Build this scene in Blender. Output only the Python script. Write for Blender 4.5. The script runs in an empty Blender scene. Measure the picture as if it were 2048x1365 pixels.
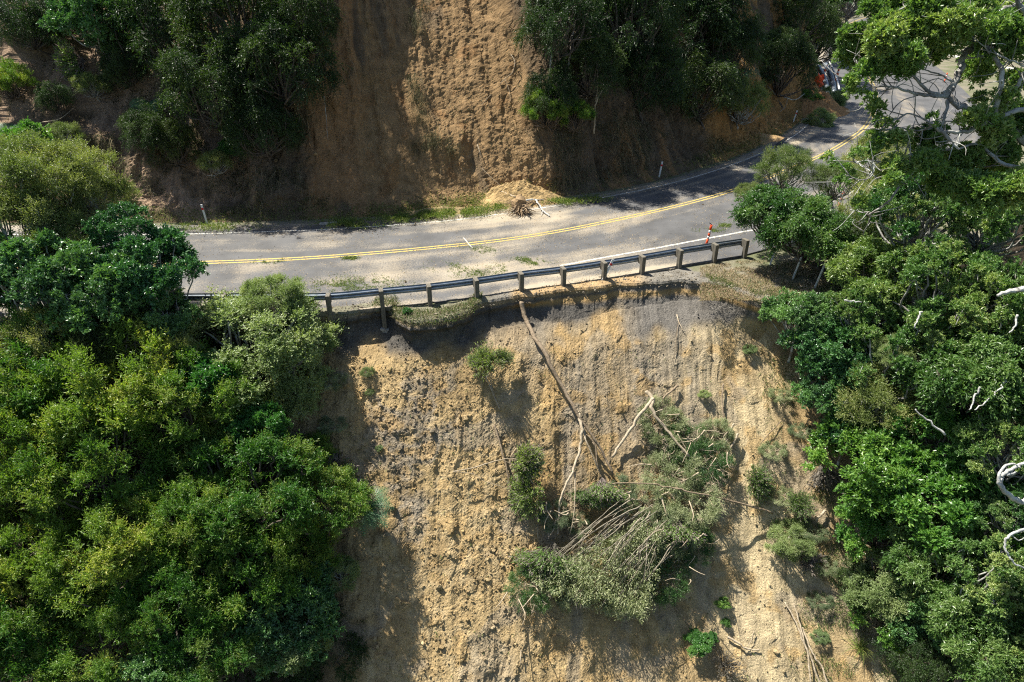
import bpy, math, random
import numpy as np
from mathutils import Vector, Matrix
R_ = math.radians
sc = bpy.context.scene
# ------------------------------------------------------------------ camera
H0 = 12.0; PITCH = R_(30)
cd = bpy.data.cameras.new('camera'); cam = bpy.data.objects.new('camera', cd)
sc.collection.objects.link(cam); sc.camera = cam
cam.location = (0, 0, H0); cam.rotation_euler = (R_(60), 0, 0)
cd.sensor_width = 36; cd.lens = 24.0; cd.clip_end = 2000; cd.clip_start = 0.1
# ------------------------------------------------------------------ light
SUN = Vector((1.25, -0.80, -2.7)).normalized()          # travel direction
EL = math.asin(-SUN.z); AZ = math.atan2(-SUN.x, -SUN.y)  # azimuth of sun from +Y towards +X
w = bpy.data.worlds.new('World'); sc.world = w; w.use_nodes = True
nt = w.node_tree; bg = nt.nodes['Background']
sky = nt.nodes.new('ShaderNodeTexSky'); sky.sky_type = 'NISHITA'; sky.sun_disc = False
sky.sun_elevation = EL; sky.sun_rotation = AZ
nt.links.new(sky.outputs[0], bg.inputs[0]); bg.inputs[1].default_value = 0.065
ld = bpy.data.lights.new('sun', 'SUN'); ld.energy = 5.0; ld.angle = R_(0.5); ld.color = (1.0, 0.95, 0.86)
sun = bpy.data.objects.new('sun', ld); sc.collection.objects.link(sun)
sun.rotation_euler = SUN.to_track_quat('-Z', 'Y').to_euler()
vs = sc.view_settings; vs.view_transform = 'Standard'; vs.look = 'None'; vs.gamma = 1
vs.exposure = 1.22
sc.cycles.max_bounces = 4; sc.cycles.diffuse_bounces = 2; sc.cycles.glossy_bounces = 1
sc.cycles.transmission_bounces = 2; sc.cycles.transparent_max_bounces = 4
sc.cycles.use_denoising = False; sc.cycles.pixel_filter_type = 'BLACKMAN_HARRIS'; sc.cycles.filter_width = 1.15
sc.cycles.caustics_reflective = False; sc.cycles.caustics_refractive = False

# ------------------------------------------------------------------ helpers
rng = np.random.default_rng(7); random.seed(7)
CAM = np.array([0, 0, H0]); F = 1365.0
cP, sP = math.cos(PITCH), math.sin(PITCH)
def ray(px, py):
    a = (px-1024)/F; b = (py-682.5)/F
    v = np.array([a, cP-b*sP, -sP-b*cP]); return v/np.linalg.norm(v)
def G(px, py, z=0.0):
    r = ray(px, py); t = (z-H0)/r[2]; return CAM+r*t
def AT(px, py, d): return CAM+ray(px, py)*d
def project(V):
    P = V-CAM; zc = P[:, 1]*cP-P[:, 2]*sP; yc = -P[:, 1]*sP-P[:, 2]*cP
    zc = np.maximum(zc, .01)
    return 1024+F*P[:, 0]/zc, 682.5+F*yc/zc, zc
def hsh(ix, iy, s):
    h = (ix.astype(np.int64)*374761393+iy.astype(np.int64)*668265263+s*1274126177) & 0xffffffff
    h = ((h ^ (h >> 13))*1274126177) & 0xffffffff
    h = ((h ^ (h >> 16))*2246822519) & 0xffffffff
    return ((h ^ (h >> 15)) & 0xffffff)/float(0xffffff)
def vn(x, y, s=0):
    ix = np.floor(x); iy = np.floor(y); fx = x-ix; fy = y-iy
    fx = fx*fx*(3-2*fx); fy = fy*fy*(3-2*fy)
    a = hsh(ix, iy, s); b = hsh(ix+1, iy, s); c = hsh(ix, iy+1, s); d = hsh(ix+1, iy+1, s)
    return (a*(1-fx)+b*fx)*(1-fy)+(c*(1-fx)+d*fx)*fy
def fbm(x, y, o=4, s=0, g=.5):
    r = 0; a = 1; t = 0
    for i in range(o):
        r = r+a*vn(x, y, s+i*17); t += a; a *= g; x = x*2.03+11.3; y = y*2.03+5.1
    return r/t
def wor(x, y, s=0):
    ix = np.floor(x); iy = np.floor(y); best = np.full(x.shape, 9.); idr = np.zeros(x.shape)
    for dx in (-1, 0, 1):
        for dy in (-1, 0, 1):
            cx = ix+dx; cy = iy+dy
            d = (cx+hsh(cx, cy, s)-x)**2+(cy+hsh(cx, cy, s+5)-y)**2
            m = d < best; best = np.where(m, d, best); idr = np.where(m, hsh(cx, cy, s+9), idr)
    return np.sqrt(best), idr
def ss(a, b, x):
    t = np.clip((x-a)/(b-a), 0, 1); return t*t*(3-2*t)
def resamp(pts, steps):
    P = np.array(pts, float); d = np.r_[0, np.cumsum(np.linalg.norm(np.diff(P, axis=0), axis=1))]
    # smooth via dense catmull
    out = []
    for i in range(len(P)-1):
        p0 = P[max(i-1, 0)]; p1 = P[i]; p2 = P[i+1]; p3 = P[min(i+2, len(P)-1)]
        for t in np.linspace(0, 1, 12, endpoint=False):
            out.append(.5*((2*p1)+(-p0+p2)*t+(2*p0-5*p1+4*p2-p3)*t*t+(-p0+3*p1-3*p2+p3)*t**3))
    out.append(P[-1]); out = np.array(out)
    return out
def mesh_np(name, V, Fq, mat, attrs=None, smooth=False):
    me = bpy.data.meshes.new(name); V = np.asarray(V, np.float32); Fq = np.asarray(Fq, np.int32)
    k = Fq.shape[1]; n = len(Fq)
    me.vertices.add(len(V)); me.vertices.foreach_set('co', V.ravel())
    me.loops.add(n*k); me.loops.foreach_set('vertex_index', Fq.ravel())
    me.polygons.add(n); me.polygons.foreach_set('loop_start', np.arange(0, n*k, k, dtype=np.int32))
    if smooth: me.polygons.foreach_set('use_smooth', np.ones(n, bool))
    else: me.polygons.foreach_set('use_smooth', np.zeros(n, bool))
    me.update(calc_edges=True)
    for an, (dom, arr) in (attrs or {}).items():
        arr = np.asarray(arr, np.float32)
        if arr.ndim == 1:
            at = me.attributes.new(an, 'FLOAT', dom); at.data.foreach_set('value', arr)
        else:
            at = me.attributes.new(an, 'FLOAT_COLOR', dom)
            at.data.foreach_set('color', np.c_[arr, np.ones(len(arr))].astype(np.float32).ravel())
    if mat: me.materials.append(mat)
    return me
def obj(name, me, parent=None, loc=None, label=None, cat=None, group=None, kind=None):
    o = bpy.data.objects.new(name, me); sc.collection.objects.link(o)
    if parent: o.parent = parent
    if loc is not None: o.location = loc
    if label: o['label'] = label
    if cat: o['category'] = cat
    if group: o['group'] = group
    if kind: o['kind'] = kind
    return o
def grid_faces(nu, nv):
    i = np.arange(nu-1)[:, None]*nv+np.arange(nv-1)[None]; i = i.ravel()
    return np.c_[i, i+nv, i+nv+1, i+1]
class MB:
    """collects pieces into one mesh"""
    def __init__(s): s.V = []; s.Q = []; s.n = 0; s.T = []
    def add(s, V, Q, t=0.0):
        V = np.asarray(V, float); Q = np.asarray(Q, int)
        if Q.shape[1] == 3: Q = np.c_[Q, Q[:, 2]]
        s.V.append(V); s.Q.append(Q+s.n); s.n += len(V)
        t = np.asarray(t, float); s.T.append(np.full(len(Q), t) if t.ndim == 0 else t)
        return s
    def box(s, c, size, rz=0, ax=None, t=0.0, bev=0.0):
        h = np.array(size)/2.
        V = np.array([[x, y, z] for x in (-1, 1) for y in (-1, 1) for z in (-1, 1)])*h
        if ax is not None: V = V@np.array(ax)      # rows are axes
        else:
            ca, sa = math.cos(rz), math.sin(rz); V = V@np.array([[ca, sa, 0], [-sa, ca, 0], [0, 0, 1]])
        Q = [[0, 1, 3, 2], [4, 6, 7, 5], [0, 4, 5, 1], [2, 3, 7, 6], [0, 2, 6, 4], [1, 5, 7, 3]]
        return s.add(V+np.array(c), Q, t)
    def tube(s, P, r, k=6, t=0.0, cap=True):
        P = np.asarray(P, float); n = len(P); r = np.broadcast_to(np.asarray(r, float), (n,))
        T = np.gradient(P, axis=0); T /= np.maximum(np.linalg.norm(T, axis=1, keepdims=True), 1e-9)
        a = np.where(np.abs(T[:, 2:3]) > .9, [[1., 0, 0]], [[0, 0, 1.]])
        U = np.cross(T, a); U /= np.linalg.norm(U, axis=1, keepdims=True); W = np.cross(T, U)
        # keep frames coherent
        for i in range(1, n):
            u = U[i-1]-T[i]*np.dot(U[i-1], T[i]); u /= max(np.linalg.norm(u), 1e-9); U[i] = u; W[i] = np.cross(T[i], u)
        th = np.arange(k)*2*math.pi/k
        V = (P[:, None]+r[:, None, None]*(np.cos(th)[None, :, None]*U[:, None]+np.sin(th)[None, :, None]*W[:, None])).reshape(-1, 3)
        i = np.arange(n-1)[:, None]*k; j = np.arange(k)[None]; j2 = (j+1) % k
        Q = np.stack([i+j, i+j2, i+k+j2, i+k+j], -1).reshape(-1, 4)
        if cap:
            V = np.r_[V, P[:1], P[-1:]]; c0 = len(V)-2; c1 = len(V)-1; jj = np.arange(k)
            Q = np.r_[Q, np.c_[(jj+1) % k, jj, np.full(k, c0), np.full(k, c0)],
                      np.c_[(n-1)*k+jj, (n-1)*k+(jj+1) % k, np.full(k, c1), np.full(k, c1)]]
        return s.add(V, Q, t)
    def mesh(s, name, mat, smooth=False):
        V = np.concatenate(s.V); Q = np.concatenate(s.Q); T = np.concatenate(s.T)
        tri = Q[:, 2] == Q[:, 3]
        if tri.any():
            me = bpy.data.meshes.new(name)
            tot = np.where(tri, 3, 4); ls = np.r_[0, np.cumsum(tot)[:-1]]
            flat = Q.ravel()[~np.stack([np.zeros_like(tri)]*3+[tri], 1).ravel()]
            me.vertices.add(len(V)); me.vertices.foreach_set('co', V.astype(np.float32).ravel())
            me.loops.add(len(flat)); me.loops.foreach_set('vertex_index', flat.astype(np.int32))
            me.polygons.add(len(Q)); me.polygons.foreach_set('loop_start', ls.astype(np.int32))
            me.polygons.foreach_set('use_smooth', np.full(len(Q), smooth))
            me.update(calc_edges=True)
            at = me.attributes.new('tint', 'FLOAT', 'FACE'); at.data.foreach_set('value', T.astype(np.float32))
            me.materials.append(mat); return me
        return mesh_np(name, V, Q, mat, {'tint': ('FACE', T)}, smooth)
    def build(s, name, mat, parent=None, smooth=False, **k): return obj(name, s.mesh(name, mat, smooth), parent, **k)
def curvy(P, n=6, wig=0.0, seed=0):
    P = np.asarray(P, float)
    if len(P) == 2: P = np.array([P[0], (P[0]+P[1])/2, P[1]])
    out = []
    for i in range(len(P)-1):
        p0 = P[max(i-1, 0)]; p1 = P[i]; p2 = P[i+1]; p3 = P[min(i+2, len(P)-1)]
        for t in np.linspace(0, 1, n, endpoint=False):
            out.append(.5*((2*p1)+(-p0+p2)*t+(2*p0-5*p1+4*p2-p3)*t*t+(-p0+3*p1-3*p2+p3)*t**3))
    out.append(P[-1]); out = np.array(out)
    if wig: 
        q = np.random.default_rng(seed+1).normal(size=out.shape)*wig; q[0] = 0; out = out+q
    return out

# ------------------------------------------------------------------ materials
def mat(name, col=(.5, .5, .5), rough=.8, spec=.3, build=None, metal=0):
    m = bpy.data.materials.new(name); m.use_nodes = True; n = m.node_tree
    b = n.nodes['Principled BSDF']; b.inputs['Base Color'].default_value = (*col, 1)
    b.inputs['Roughness'].default_value = rough; b.inputs['Specular IOR Level'].default_value = spec
    b.inputs['Metallic'].default_value = metal
    if build: build(n, b)
    return m
def N(n, t, **k):
    x = n.nodes.new(t)
    for a, v in k.items(): setattr(x, a, v)
    return x
def mixc(n, fac, a, b, mode='MIX'):
    m = N(n, 'ShaderNodeMix', data_type='RGBA', blend_type=mode)
    for i, v in ((0, fac), (6, a), (7, b)):
        if hasattr(v, 'is_linked'): n.links.new(v, m.inputs[i])
        elif i == 0: m.inputs[0].default_value = v
        else: m.inputs[i].default_value = (*v, 1)
    return m.outputs[2]
def noise(n, scale, detail=4, vec=None, rough=.55):
    x = N(n, 'ShaderNodeTexNoise'); x.inputs['Scale'].default_value = scale; x.inputs['Detail'].default_value = detail
    x.inputs['Roughness'].default_value = rough
    if vec: n.links.new(vec, x.inputs['Vector'])
    return x.outputs[0]
def ramp(n, fac, stops):
    r = N(n, 'ShaderNodeValToRGB'); n.links.new(fac, r.inputs[0]); e = r.color_ramp.elements
    while len(e) < len(stops): e.new(.5)
    for i, (p, c) in enumerate(stops):
        e[i].position = p; e[i].color = (*c, 1) if hasattr(c, '__len__') else (c, c, c, 1)
    return r.outputs[0]
def coords(n, scale=None):
    g = N(n, 'ShaderNodeNewGeometry').outputs['Position']
    if scale:
        m = N(n, 'ShaderNodeMapping'); m.inputs['Scale'].default_value = scale; n.links.new(g, m.inputs[0]); return m.outputs[0]
    return g
def attr(n, name, out='Fac'): return N(n, 'ShaderNodeAttribute', attribute_name=name).outputs[out]
def bump(n, b, h, dist=.03, st=1.0):
    x = N(n, 'ShaderNodeBump'); x.inputs['Distance'].default_value = dist; x.inputs['Strength'].default_value = st
    n.links.new(h, x.inputs['Height']); n.links.new(x.outputs[0], b.inputs['Normal'])

def soil_build(n, b):
    c = attr(n, 'soil', 'Color'); p = coords(n)
    a = ramp(n, noise(n, 2.2, 6, p), [(.3, .72), (.7, 1.25)]); c1 = mixc(n, 1.0, c, a, 'MULTIPLY')
    d = ramp(n, noise(n, 20, 5, p, .8), [(.30, .42), (.70, 1.5)]); c2 = mixc(n, .8, c1, d, 'MULTIPLY')
    pale = ramp(n, noise(n, 38, 1, p), [(.66, 0.), (.74, 1.)])
    c3 = mixc(n, pale, c2, mixc(n, .5, c2, (.62, .55, .42))); n.links.new(c3, b.inputs['Base Color'])
    bump(n, b, noise(n, 16, 5, p, .75), .09, .9)
M_soil = mat('soil', rough=.95, spec=.1, build=soil_build)

def road_build(n, b):
    p = coords(n); d = attr(n, 'dust')
    agg = ramp(n, noise(n, 42, 3, p, .8), [(.3, (.042, .042, .043)), (.7, (.112, .111, .108))])
    big = ramp(n, noise(n, .8, 5, p), [(.3, .75), (.7, 1.3)]); base = mixc(n, 1., agg, big, 'MULTIPLY')
    fine = noise(n, 14, 5, p, .7)
    ad = N(n, 'ShaderNodeMath', operation='MULTIPLY_ADD'); n.links.new(fine, ad.inputs[0]); ad.inputs[1].default_value = 1.1
    sb = N(n, 'ShaderNodeMath', operation='SUBTRACT'); n.links.new(d, sb.inputs[0]); sb.inputs[1].default_value = .55
    n.links.new(sb.outputs[0], ad.inputs[2])
    m = ramp(n, ad.outputs[0], [(.3, 0.), (.75, 1.)])
    dc = mixc(n, noise(n, 1.3, 3, p), (.27, .215, .14), (.34, .30, .23))
    n.links.new(mixc(n, m, base, dc), b.inputs['Base Color'])
    bump(n, b, noise(n, 45, 3, p), .01, .5)
M_road = mat('asphalt', rough=.75, spec=.35, build=road_build)
def paint(col):
    def f(n, b):
        p = coords(n); m = ramp(n, noise(n, 9, 6, p, .75), [(.40, 0.), (.62, 1.)])
        n.links.new(mixc(n, m, col, (.2, .17, .12)), b.inputs['Base Color'])
    return f
M_yellow = mat('yellow_paint', rough=.6, build=paint((.56, .41, .08)))
M_white = mat('white_paint', rough=.6, build=paint((.62, .62, .58)))
def var_build(c1, c2, sc_=8, stretch=None, bd=.01):
    def f(n, b):
        p = coords(n, stretch); q = noise(n, sc_, 6, p, .7)
        n.links.new(ramp(n, q, [(.3, c1), (.7, c2)]), b.inputs['Base Color']); bump(n, b, q, bd, .8)
    return f
M_wood = mat('weathered_wood', rough=.85, build=var_build((.06, .053, .042), (.20, .18, .14), 7, (3, 3, .6)))
M_steel = mat('galvanised_steel', rough=.42, metal=.55, build=var_build((.17, .20, .23), (.34, .38, .42), 4, (1, 1, 1), .002))
M_plasw = mat('white_plastic', (.72, .72, .70), .5, build=var_build((.55, .55, .52), (.78, .78, .75), 9, None, .001))
M_orange = mat('orange_plastic', (.75, .08, .02), .5, build=var_build((.62, .06, .015), (.85, .12, .03), 7, None, .001))
M_redband = mat('red_reflector', (.6, .02, .02), .4)
M_black = mat('black_rubber', (.03, .03, .03), .6)
M_conc = mat('concrete', rough=.9, build=var_build((.24, .23, .2), (.42, .40, .36), 6, None, .01))
def bark_build(c1, c2, lich=0):
    def f(n, b):
        p = coords(n); q = noise(n, 9, 6, p, .75); c = ramp(n, q, [(.33, c1), (.68, c2)])
        if lich: c = mixc(n, ramp(n, noise(n, 3.2, 4, p), [(.45, 0.), (.6, lich)]), c, (.55, .57, .52))
        n.links.new(c, b.inputs['Base Color']); bump(n, b, q, .03, 1)
    return f
M_bark = mat('dark_bark', rough=.9, build=bark_build((.05, .04, .03), (.17, .14, .11)))
M_barkg = mat('grey_bark', rough=.9, build=bark_build((.11, .095, .075), (.34, .30, .25), .7))
M_pale = mat('pale_stripped_wood', rough=.8, build=bark_build((.24, .19, .12), (.52, .43, .31)))
M_lich = mat('lichen_bark', rough=.9, build=bark_build((.2, .19, .17), (.6, .6, .56), .5))
M_limb = mat('mottled_limb_bark', rough=.9, build=bark_build((.10, .09, .08), (.36, .34, .31), .55))
M_rust = mat('brown_log', rough=.85, build=bark_build((.11, .08, .05), (.35, .27, .18)))
M_root = mat('root_earth', rough=.95, build=bark_build((.14, .09, .05), (.42, .31, .19)))

def leaf_mat(name, c1, c2, c3, rough=.45, spec=.4, trans=.3, tcol=None, hv=.028):
    m = bpy.data.materials.new(name); m.use_nodes = True; n = m.node_tree; b = n.nodes['Principled BSDF']
    oi = N(n, 'ShaderNodeObjectInfo').outputs['Random']
    t = attr(n, 'tint'); c = ramp(n, t, [(0., c1), (.5, c2), (1., c3)])
    hs = N(n, 'ShaderNodeHueSaturation'); n.links.new(c, hs.inputs['Color'])
    mr = N(n, 'ShaderNodeMapRange'); n.links.new(oi, mr.inputs[0]); mr.inputs[3].default_value = .5-hv; mr.inputs[4].default_value = .5+hv
    n.links.new(mr.outputs[0], hs.inputs['Hue'])
    mv = N(n, 'ShaderNodeMapRange'); n.links.new(oi, mv.inputs[0]); mv.inputs[3].default_value = 1.3; mv.inputs[4].default_value = .72
    n.links.new(mv.outputs[0], hs.inputs['Value'])
    n.links.new(hs.outputs[0], b.inputs['Base Color']); b.inputs['Roughness'].default_value = rough
    b.inputs['Specular IOR Level'].default_value = spec
    tr = N(n, 'ShaderNodeBsdfTranslucent'); tc = mixc(n, 1., hs.outputs[0], tcol or (1.5, 1.7, .6), 'MULTIPLY'); n.links.new(tc, tr.inputs[0])
    mx = N(n, 'ShaderNodeMixShader'); mx.inputs[0].default_value = trans
    n.links.new(b.outputs[0], mx.inputs[1]); n.links.new(tr.outputs[0], mx.inputs[2])
    n.links.new(mx.outputs[0], n.nodes['Material Output'].inputs[0]); return m
L_A = leaf_mat('leaf_yellow_green', (.05, .115, .02), (.10, .20, .027), (.25, .29, .06), trans=.35)
L_B = leaf_mat('leaf_dark_glossy', (.035, .09, .032), (.07, .165, .055), (.13, .27, .075), .33, .6, .2)
L_C = leaf_mat('leaf_olive', (.085, .12, .035), (.16, .205, .06), (.29, .30, .11), trans=.3)
L_D = leaf_mat('leaf_grey_green', (.10, .15, .05), (.18, .25, .095), (.31, .36, .17), trans=.3)
L_E = leaf_mat('leaf_feathery_dark', (.014, .032, .010), (.03, .06, .014), (.065, .10, .025), trans=.3)
L_F = leaf_mat('leaf_leathery', (.045, .11, .028), (.11, .215, .055), (.28, .34, .115), .4, .5, .25)
L_G = leaf_mat('leaf_bright_broad', (.04, .12, .025), (.085, .21, .04), (.19, .32, .07), .33, .55, .35)
L_H = leaf_mat('leaf_drooping', (.035, .085, .018), (.08, .16, .035), (.18, .26, .08), .38, .5, .3)
L_K = leaf_mat('leaf_kanuka', (.09, .15, .04), (.16, .25, .06), (.26, .34, .11), trans=.3)
L_T = leaf_mat('twig_grey', (.10, .085, .07), (.18, .155, .13), (.27, .235, .20), .9, .1, .05, (1, 1, 1))
L_P = leaf_mat('fern_green', (0.042, 0.112, 0.056), (0.077, 0.182, 0.084), (0.140, 0.280, 0.126), .5, .4, .35)
L_X = leaf_mat('dry_straw', (.16, .13, .07), (.28, .24, .12), (.42, .37, .22), .9, .1, .2, (1, 1, 1))
L_GR = leaf_mat('grass_green', (.04, .08, .015), (.08, .14, .025), (.2, .22, .07), .7, .2, .3)
L_DG = leaf_mat('grass_dull', (.05, .055, .025), (.10, .095, .045), (.2, .17, .1), .8, .2, .2)

# ------------------------------------------------------------------ hillside above the road
HB = resamp([(-48, 33.6), (-30, 33.2), (-18, 33.1), (-10.9, 33.5), (-5.9, 34.3), (-.7, 36.1), (4, 37.7), (8, 39.9), (12, 43.2), (16.3, 47.5),
             (23, 56.5), (29.5, 69.5), (35.5, 86), (46, 112), (60, 140), (76, 162), (100, 182)], 0)
def sample_poly(P, svals):
    d = np.r_[0, np.cumsum(np.linalg.norm(np.diff(P, axis=0), axis=1))]
    return np.c_[np.interp(svals, d, P[:, 0]), np.interp(svals, d, P[:, 1])], d[-1]
def steps(total, fn):
    s = [0.]
    while s[-1] < total: s.append(s[-1]+fn(s[-1]))
    return np.array(s)
_, LH = sample_poly(HB, np.array([0.]))
sH = steps(LH-.01, lambda s: .5 if s < 26 else (.085 if s < 74 else (.2 if s < 110 else .8)))
BH, _ = sample_poly(HB, sH)
kk = np.exp(-np.linspace(-2, 2, 41)**2); kk /= kk.sum()
TH = np.gradient(BH, sH, axis=0)
TH = np.c_[np.interp(np.arange(len(TH)), np.arange(len(TH)), TH[:, 0]), TH[:, 1]]
for _ in range(3):
    TH = np.c_[np.convolve(np.pad(TH[:, 0], 20, 'edge'), kk, 'valid'), np.convolve(np.pad(TH[:, 1], 20, 'edge'), kk, 'valid')]
TH /= np.linalg.norm(TH, axis=1, keepdims=True); NH = np.c_[-TH[:, 1], TH[:, 0]]
vH = np.r_[np.arange(-1.2, 15.5, .085), np.arange(15.5, 60, .6)]
xs = BH[:, 0][:, None]; V_ = vH[None, :]
ctl_x = [-48, -20, -14.5, -12, -10, -7.6, -6.6, -4, 0, 1.2, 3, 8, 12, 16, 22, 30, 100]
ctl_a = [50, 50, 52, 58, 61, 59, 54, 51, 51, 54, 66, 66, 60, 56, 60, 64, 60]
ang = np.interp(xs, ctl_x, ctl_a)+0*V_
ang = ang-10*ss(14, 24, V_)-18*ss(24, 45, V_)
toe = 1-ss(.1, 1.3, V_); ang = ang*(1-toe)+18*toe
ang = ang+14*(fbm(sH[:, None]*.25+0*V_, V_*.3+0*xs, 3, 3)-.5)*ss(.8, 3, V_)
dv = np.diff(vH, prepend=vH[0])
D = np.cumsum(np.cos(np.radians(ang))*dv[None], 1)+vH[0]; Z = np.cumsum(np.sin(np.radians(ang))*dv[None], 1)
z0 = Z[:, np.argmin(np.abs(vH))][:, None]; Z = Z-z0-.03
SS = sH[:, None]+0*V_; VV = V_+0*SS
wob = SS+.8*fbm(SS*.3, VV*.4, 3, 8)
gully = 1-np.abs(2*fbm(wob*.55, VV*.10, 3, 21)-1)
big = (fbm(SS*.22, VV*.22, 4, 40)-.5)*2.2
wf, wid = wor(wob*1.5, VV*1.3, 4); w2, wid2 = wor(SS*5, VV*5, 6)
rub = (.12*(1-wf)+.18*fbm(SS*2.5, VV*2.5, 5, 77, .6)+.10*(.6-w2)*1.0+.05*fbm(SS*9, VV*9, 2, 5))
flute = fbm(wob*2.2, VV*.35, 3, 99)
am = ss(.0, 1.6, VV)
wf3, _q = wor(wob*3.1, VV*2.6, 24); rub = rub+(.05*(1-wf3)*ss(.4, .6, fbm(SS*.5, VV*.6, 3, 79)+.25*(1-ss(2, 5, VV)))+.13*(fbm(SS*3.5, VV*2.2, 5, 78, .62)-.5)+.22*(fbm(wob*3.5, VV*.5, 3, 80)-.5))*((SS > 20)&(SS < 75))*.7; rub = rub*(1-.4*((SS > 38)&(SS < 54)))
cz = 1-.55*((SS > 38)&(SS < 54)); disp = am*(big*cz+.9*cz*(gully-.8)+.4*(flute-.5))+ss(-.2, .8, VV)*rub*np.where(SS > 80, 1.4, 1.)
disp = np.where(VV < 0, 0.02*fbm(SS*3, VV*3, 3, 2), disp)
an = np.radians(ang)
PX = BH[:, 0][:, None]+NH[:, 0][:, None]*D; PY = BH[:, 1][:, None]+NH[:, 1][:, None]*D
nx = -NH[:, 0][:, None]*np.sin(an); ny = -NH[:, 1][:, None]*np.sin(an); nz = np.cos(an)
VH = np.stack([PX+nx*disp, PY+ny*disp, Z+nz*disp], -1).reshape(-1, 3)
NHn = np.stack([nx, ny, nz], -1).reshape(-1, 3)
# soil colour
X_ = xs+0*V_; n1 = fbm(SS*.6, VV*.5, 4, 55); n2 = fbm(wob*1.2, VV*.25, 4, 56)
centre = ss(-8.2, -6.8, X_+1.2*(n1-.5))*(1-ss(1.2, 2.8, X_+2*(n1-.5)))
redz = ss(-11, -9.6, X_)*(1-ss(-7.6, -6.6, X_))
right = ss(12, 15, X_)*(1-ss(30, 36, X_))
c_dark = np.array([.13, .095, .06]); c_tan = np.array([.27, .175, .085]); c_red = np.array([.28, .165, .078]); c_or = np.array([.40, .22, .08]); c_pk = np.array([.30, .21, .14])
colH = np.ones(X_.shape+(3,))*c_dark
left = 1-ss(-14, -12, X_)
for mk, cc in ((left*ss(.4, .6, n1), c_pk), (redz, c_red), (centre, c_tan), (right*(1-ss(3.5, 6, VV))*ss(.3, .6, n1+.15), c_or), (right*ss(.55, .62, n2), c_or*.8),
               (ss(2, 4, X_)*(1-ss(10, 12, X_))*ss(.5, .65, n2)*(1-ss(2, 5, VV)), c_red*.9)):
    colH = colH*(1-mk[..., None])+cc*mk[..., None]
dk = ss(.60, .72, n2)[..., None]*(.6*centre+.75*redz)[..., None]; colH = colH*(1-dk)+np.array([.10, .08, .055])*dk
dk = ss(.62, .7, fbm(SS*.9, VV*.9, 4, 61))[..., None]*centre[..., None]*.6; colH = colH*(1-dk)+np.array([.22, .12, .05])*dk
hill_mesh = mesh_np('hillside', VH, grid_faces(len(sH), len(vH)), M_soil, {'soil': ('POINT', colH.reshape(-1, 3))}, False)
obj('hillside', hill_mesh, kind='structure')

# ------------------------------------------------------------------ valley side with the slip
edge_px = [(640, 630), (700, 624), (775, 612), (792, 629), (830, 643), (880, 640), (935, 622), (958, 606), (1040, 592), (1130, 580), (1200, 574), (1240, 568),
           (1300, 566), (1370, 562), (1440, 572), (1500, 592), (1540, 604), (1590, 592)]
ep = [tuple(G(a, b)[:2]) for a, b in edge_px]
VE = resamp([(-60, 22.2), (-30, 22.2), (-20, 22.2), (-12, 22.3), (-8.6, 22.5)]+ep+[(13.5, 24.6), (17, 26.5), (22, 30), (30, 36), (40, 43), (52, 53), (66, 70), (78, 92), (95, 120), (125, 150)], 0)
_, LV = sample_poly(VE, np.array([0.]))
d_ = np.r_[0, np.cumsum(np.linalg.norm(np.diff(VE, axis=0), axis=1))]
sa = d_[np.argmin(np.abs(VE[:, 0]+9.5))]; sb = d_[np.argmin(np.abs(VE[:, 0]-15.5)+np.abs(VE[:, 1]-25.5))]
sV = steps(LV-.01, lambda s: (.5 if s < sa-6 else .15) if s < sa else (.045 if s < sb else (.15 if s < sb+10 else .8)))
BV, _ = sample_poly(VE, sV)
rg = ((BV[:, 0] > -9)&(BV[:, 0] < 13.5))*1.; BV[:, 1] += rg*(.22*(fbm(BV[:, 0]*1.6, 0*rg, 3, 301)-.5)+.16*(fbm(BV[:, 0]*6, 0*rg, 3, 302)-.5))
dirx = np.interp(BV[:, 0], [-60, 10, 18, 30, 60, 125], [0, 0, .25, .6, .8, .9]); NV = np.c_[dirx, -np.sqrt(1-dirx**2)]
qV = np.r_[np.arange(-1.8, 0, .09), np.arange(0, 2.2, .045), np.arange(2.2, 17.0, .05), np.arange(17.0, 45, .8)]
q = qV[None]; X = BV[:, 0][:, None]+0*q; S = sV[:, None]+0*q; Q = q+0*S
XL = np.interp(Q, [0, 1.5, 4, 7, 12, 17], [-8.0, -9.0, -9.0, -8.0, -7.0, -6.8]); XR = np.interp(Q, [0, 1.5, 4, 8, 13, 20], [10.6, 11.0, 11.9, 12.8, 13.3, 13.6])
k5 = np.ones(81)/81; BSx = BV[:, 0].copy()
for _ in range(3): BSx[80:-80] = np.convolve(BSx, k5, 'same')[80:-80]
Xs_ = BSx[:, None]+0*Q; _l = ss(.1, 1.6, Q); Xs_ = X*(1-_l)+Xs_*_l
S[:, :] = Xs_*(1-ss(12, 14, X))+(S-(S[np.argmin(np.abs(X[:, 0]-13)), 0]-13))*ss(12, 14, X)
nb = (fbm(X*.5, Q*.5, 4, 12)-.5)*1.6
wl = np.interp(Q, [0, 3, 8, 14], [.5, 1.0, 2.4, 3.0])
m = ss(0, 1, (X-XL+nb)/wl)*(1-ss(-.9, .9, X-XR+nb)); m = m*ss(-.02, .05, Q)
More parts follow.
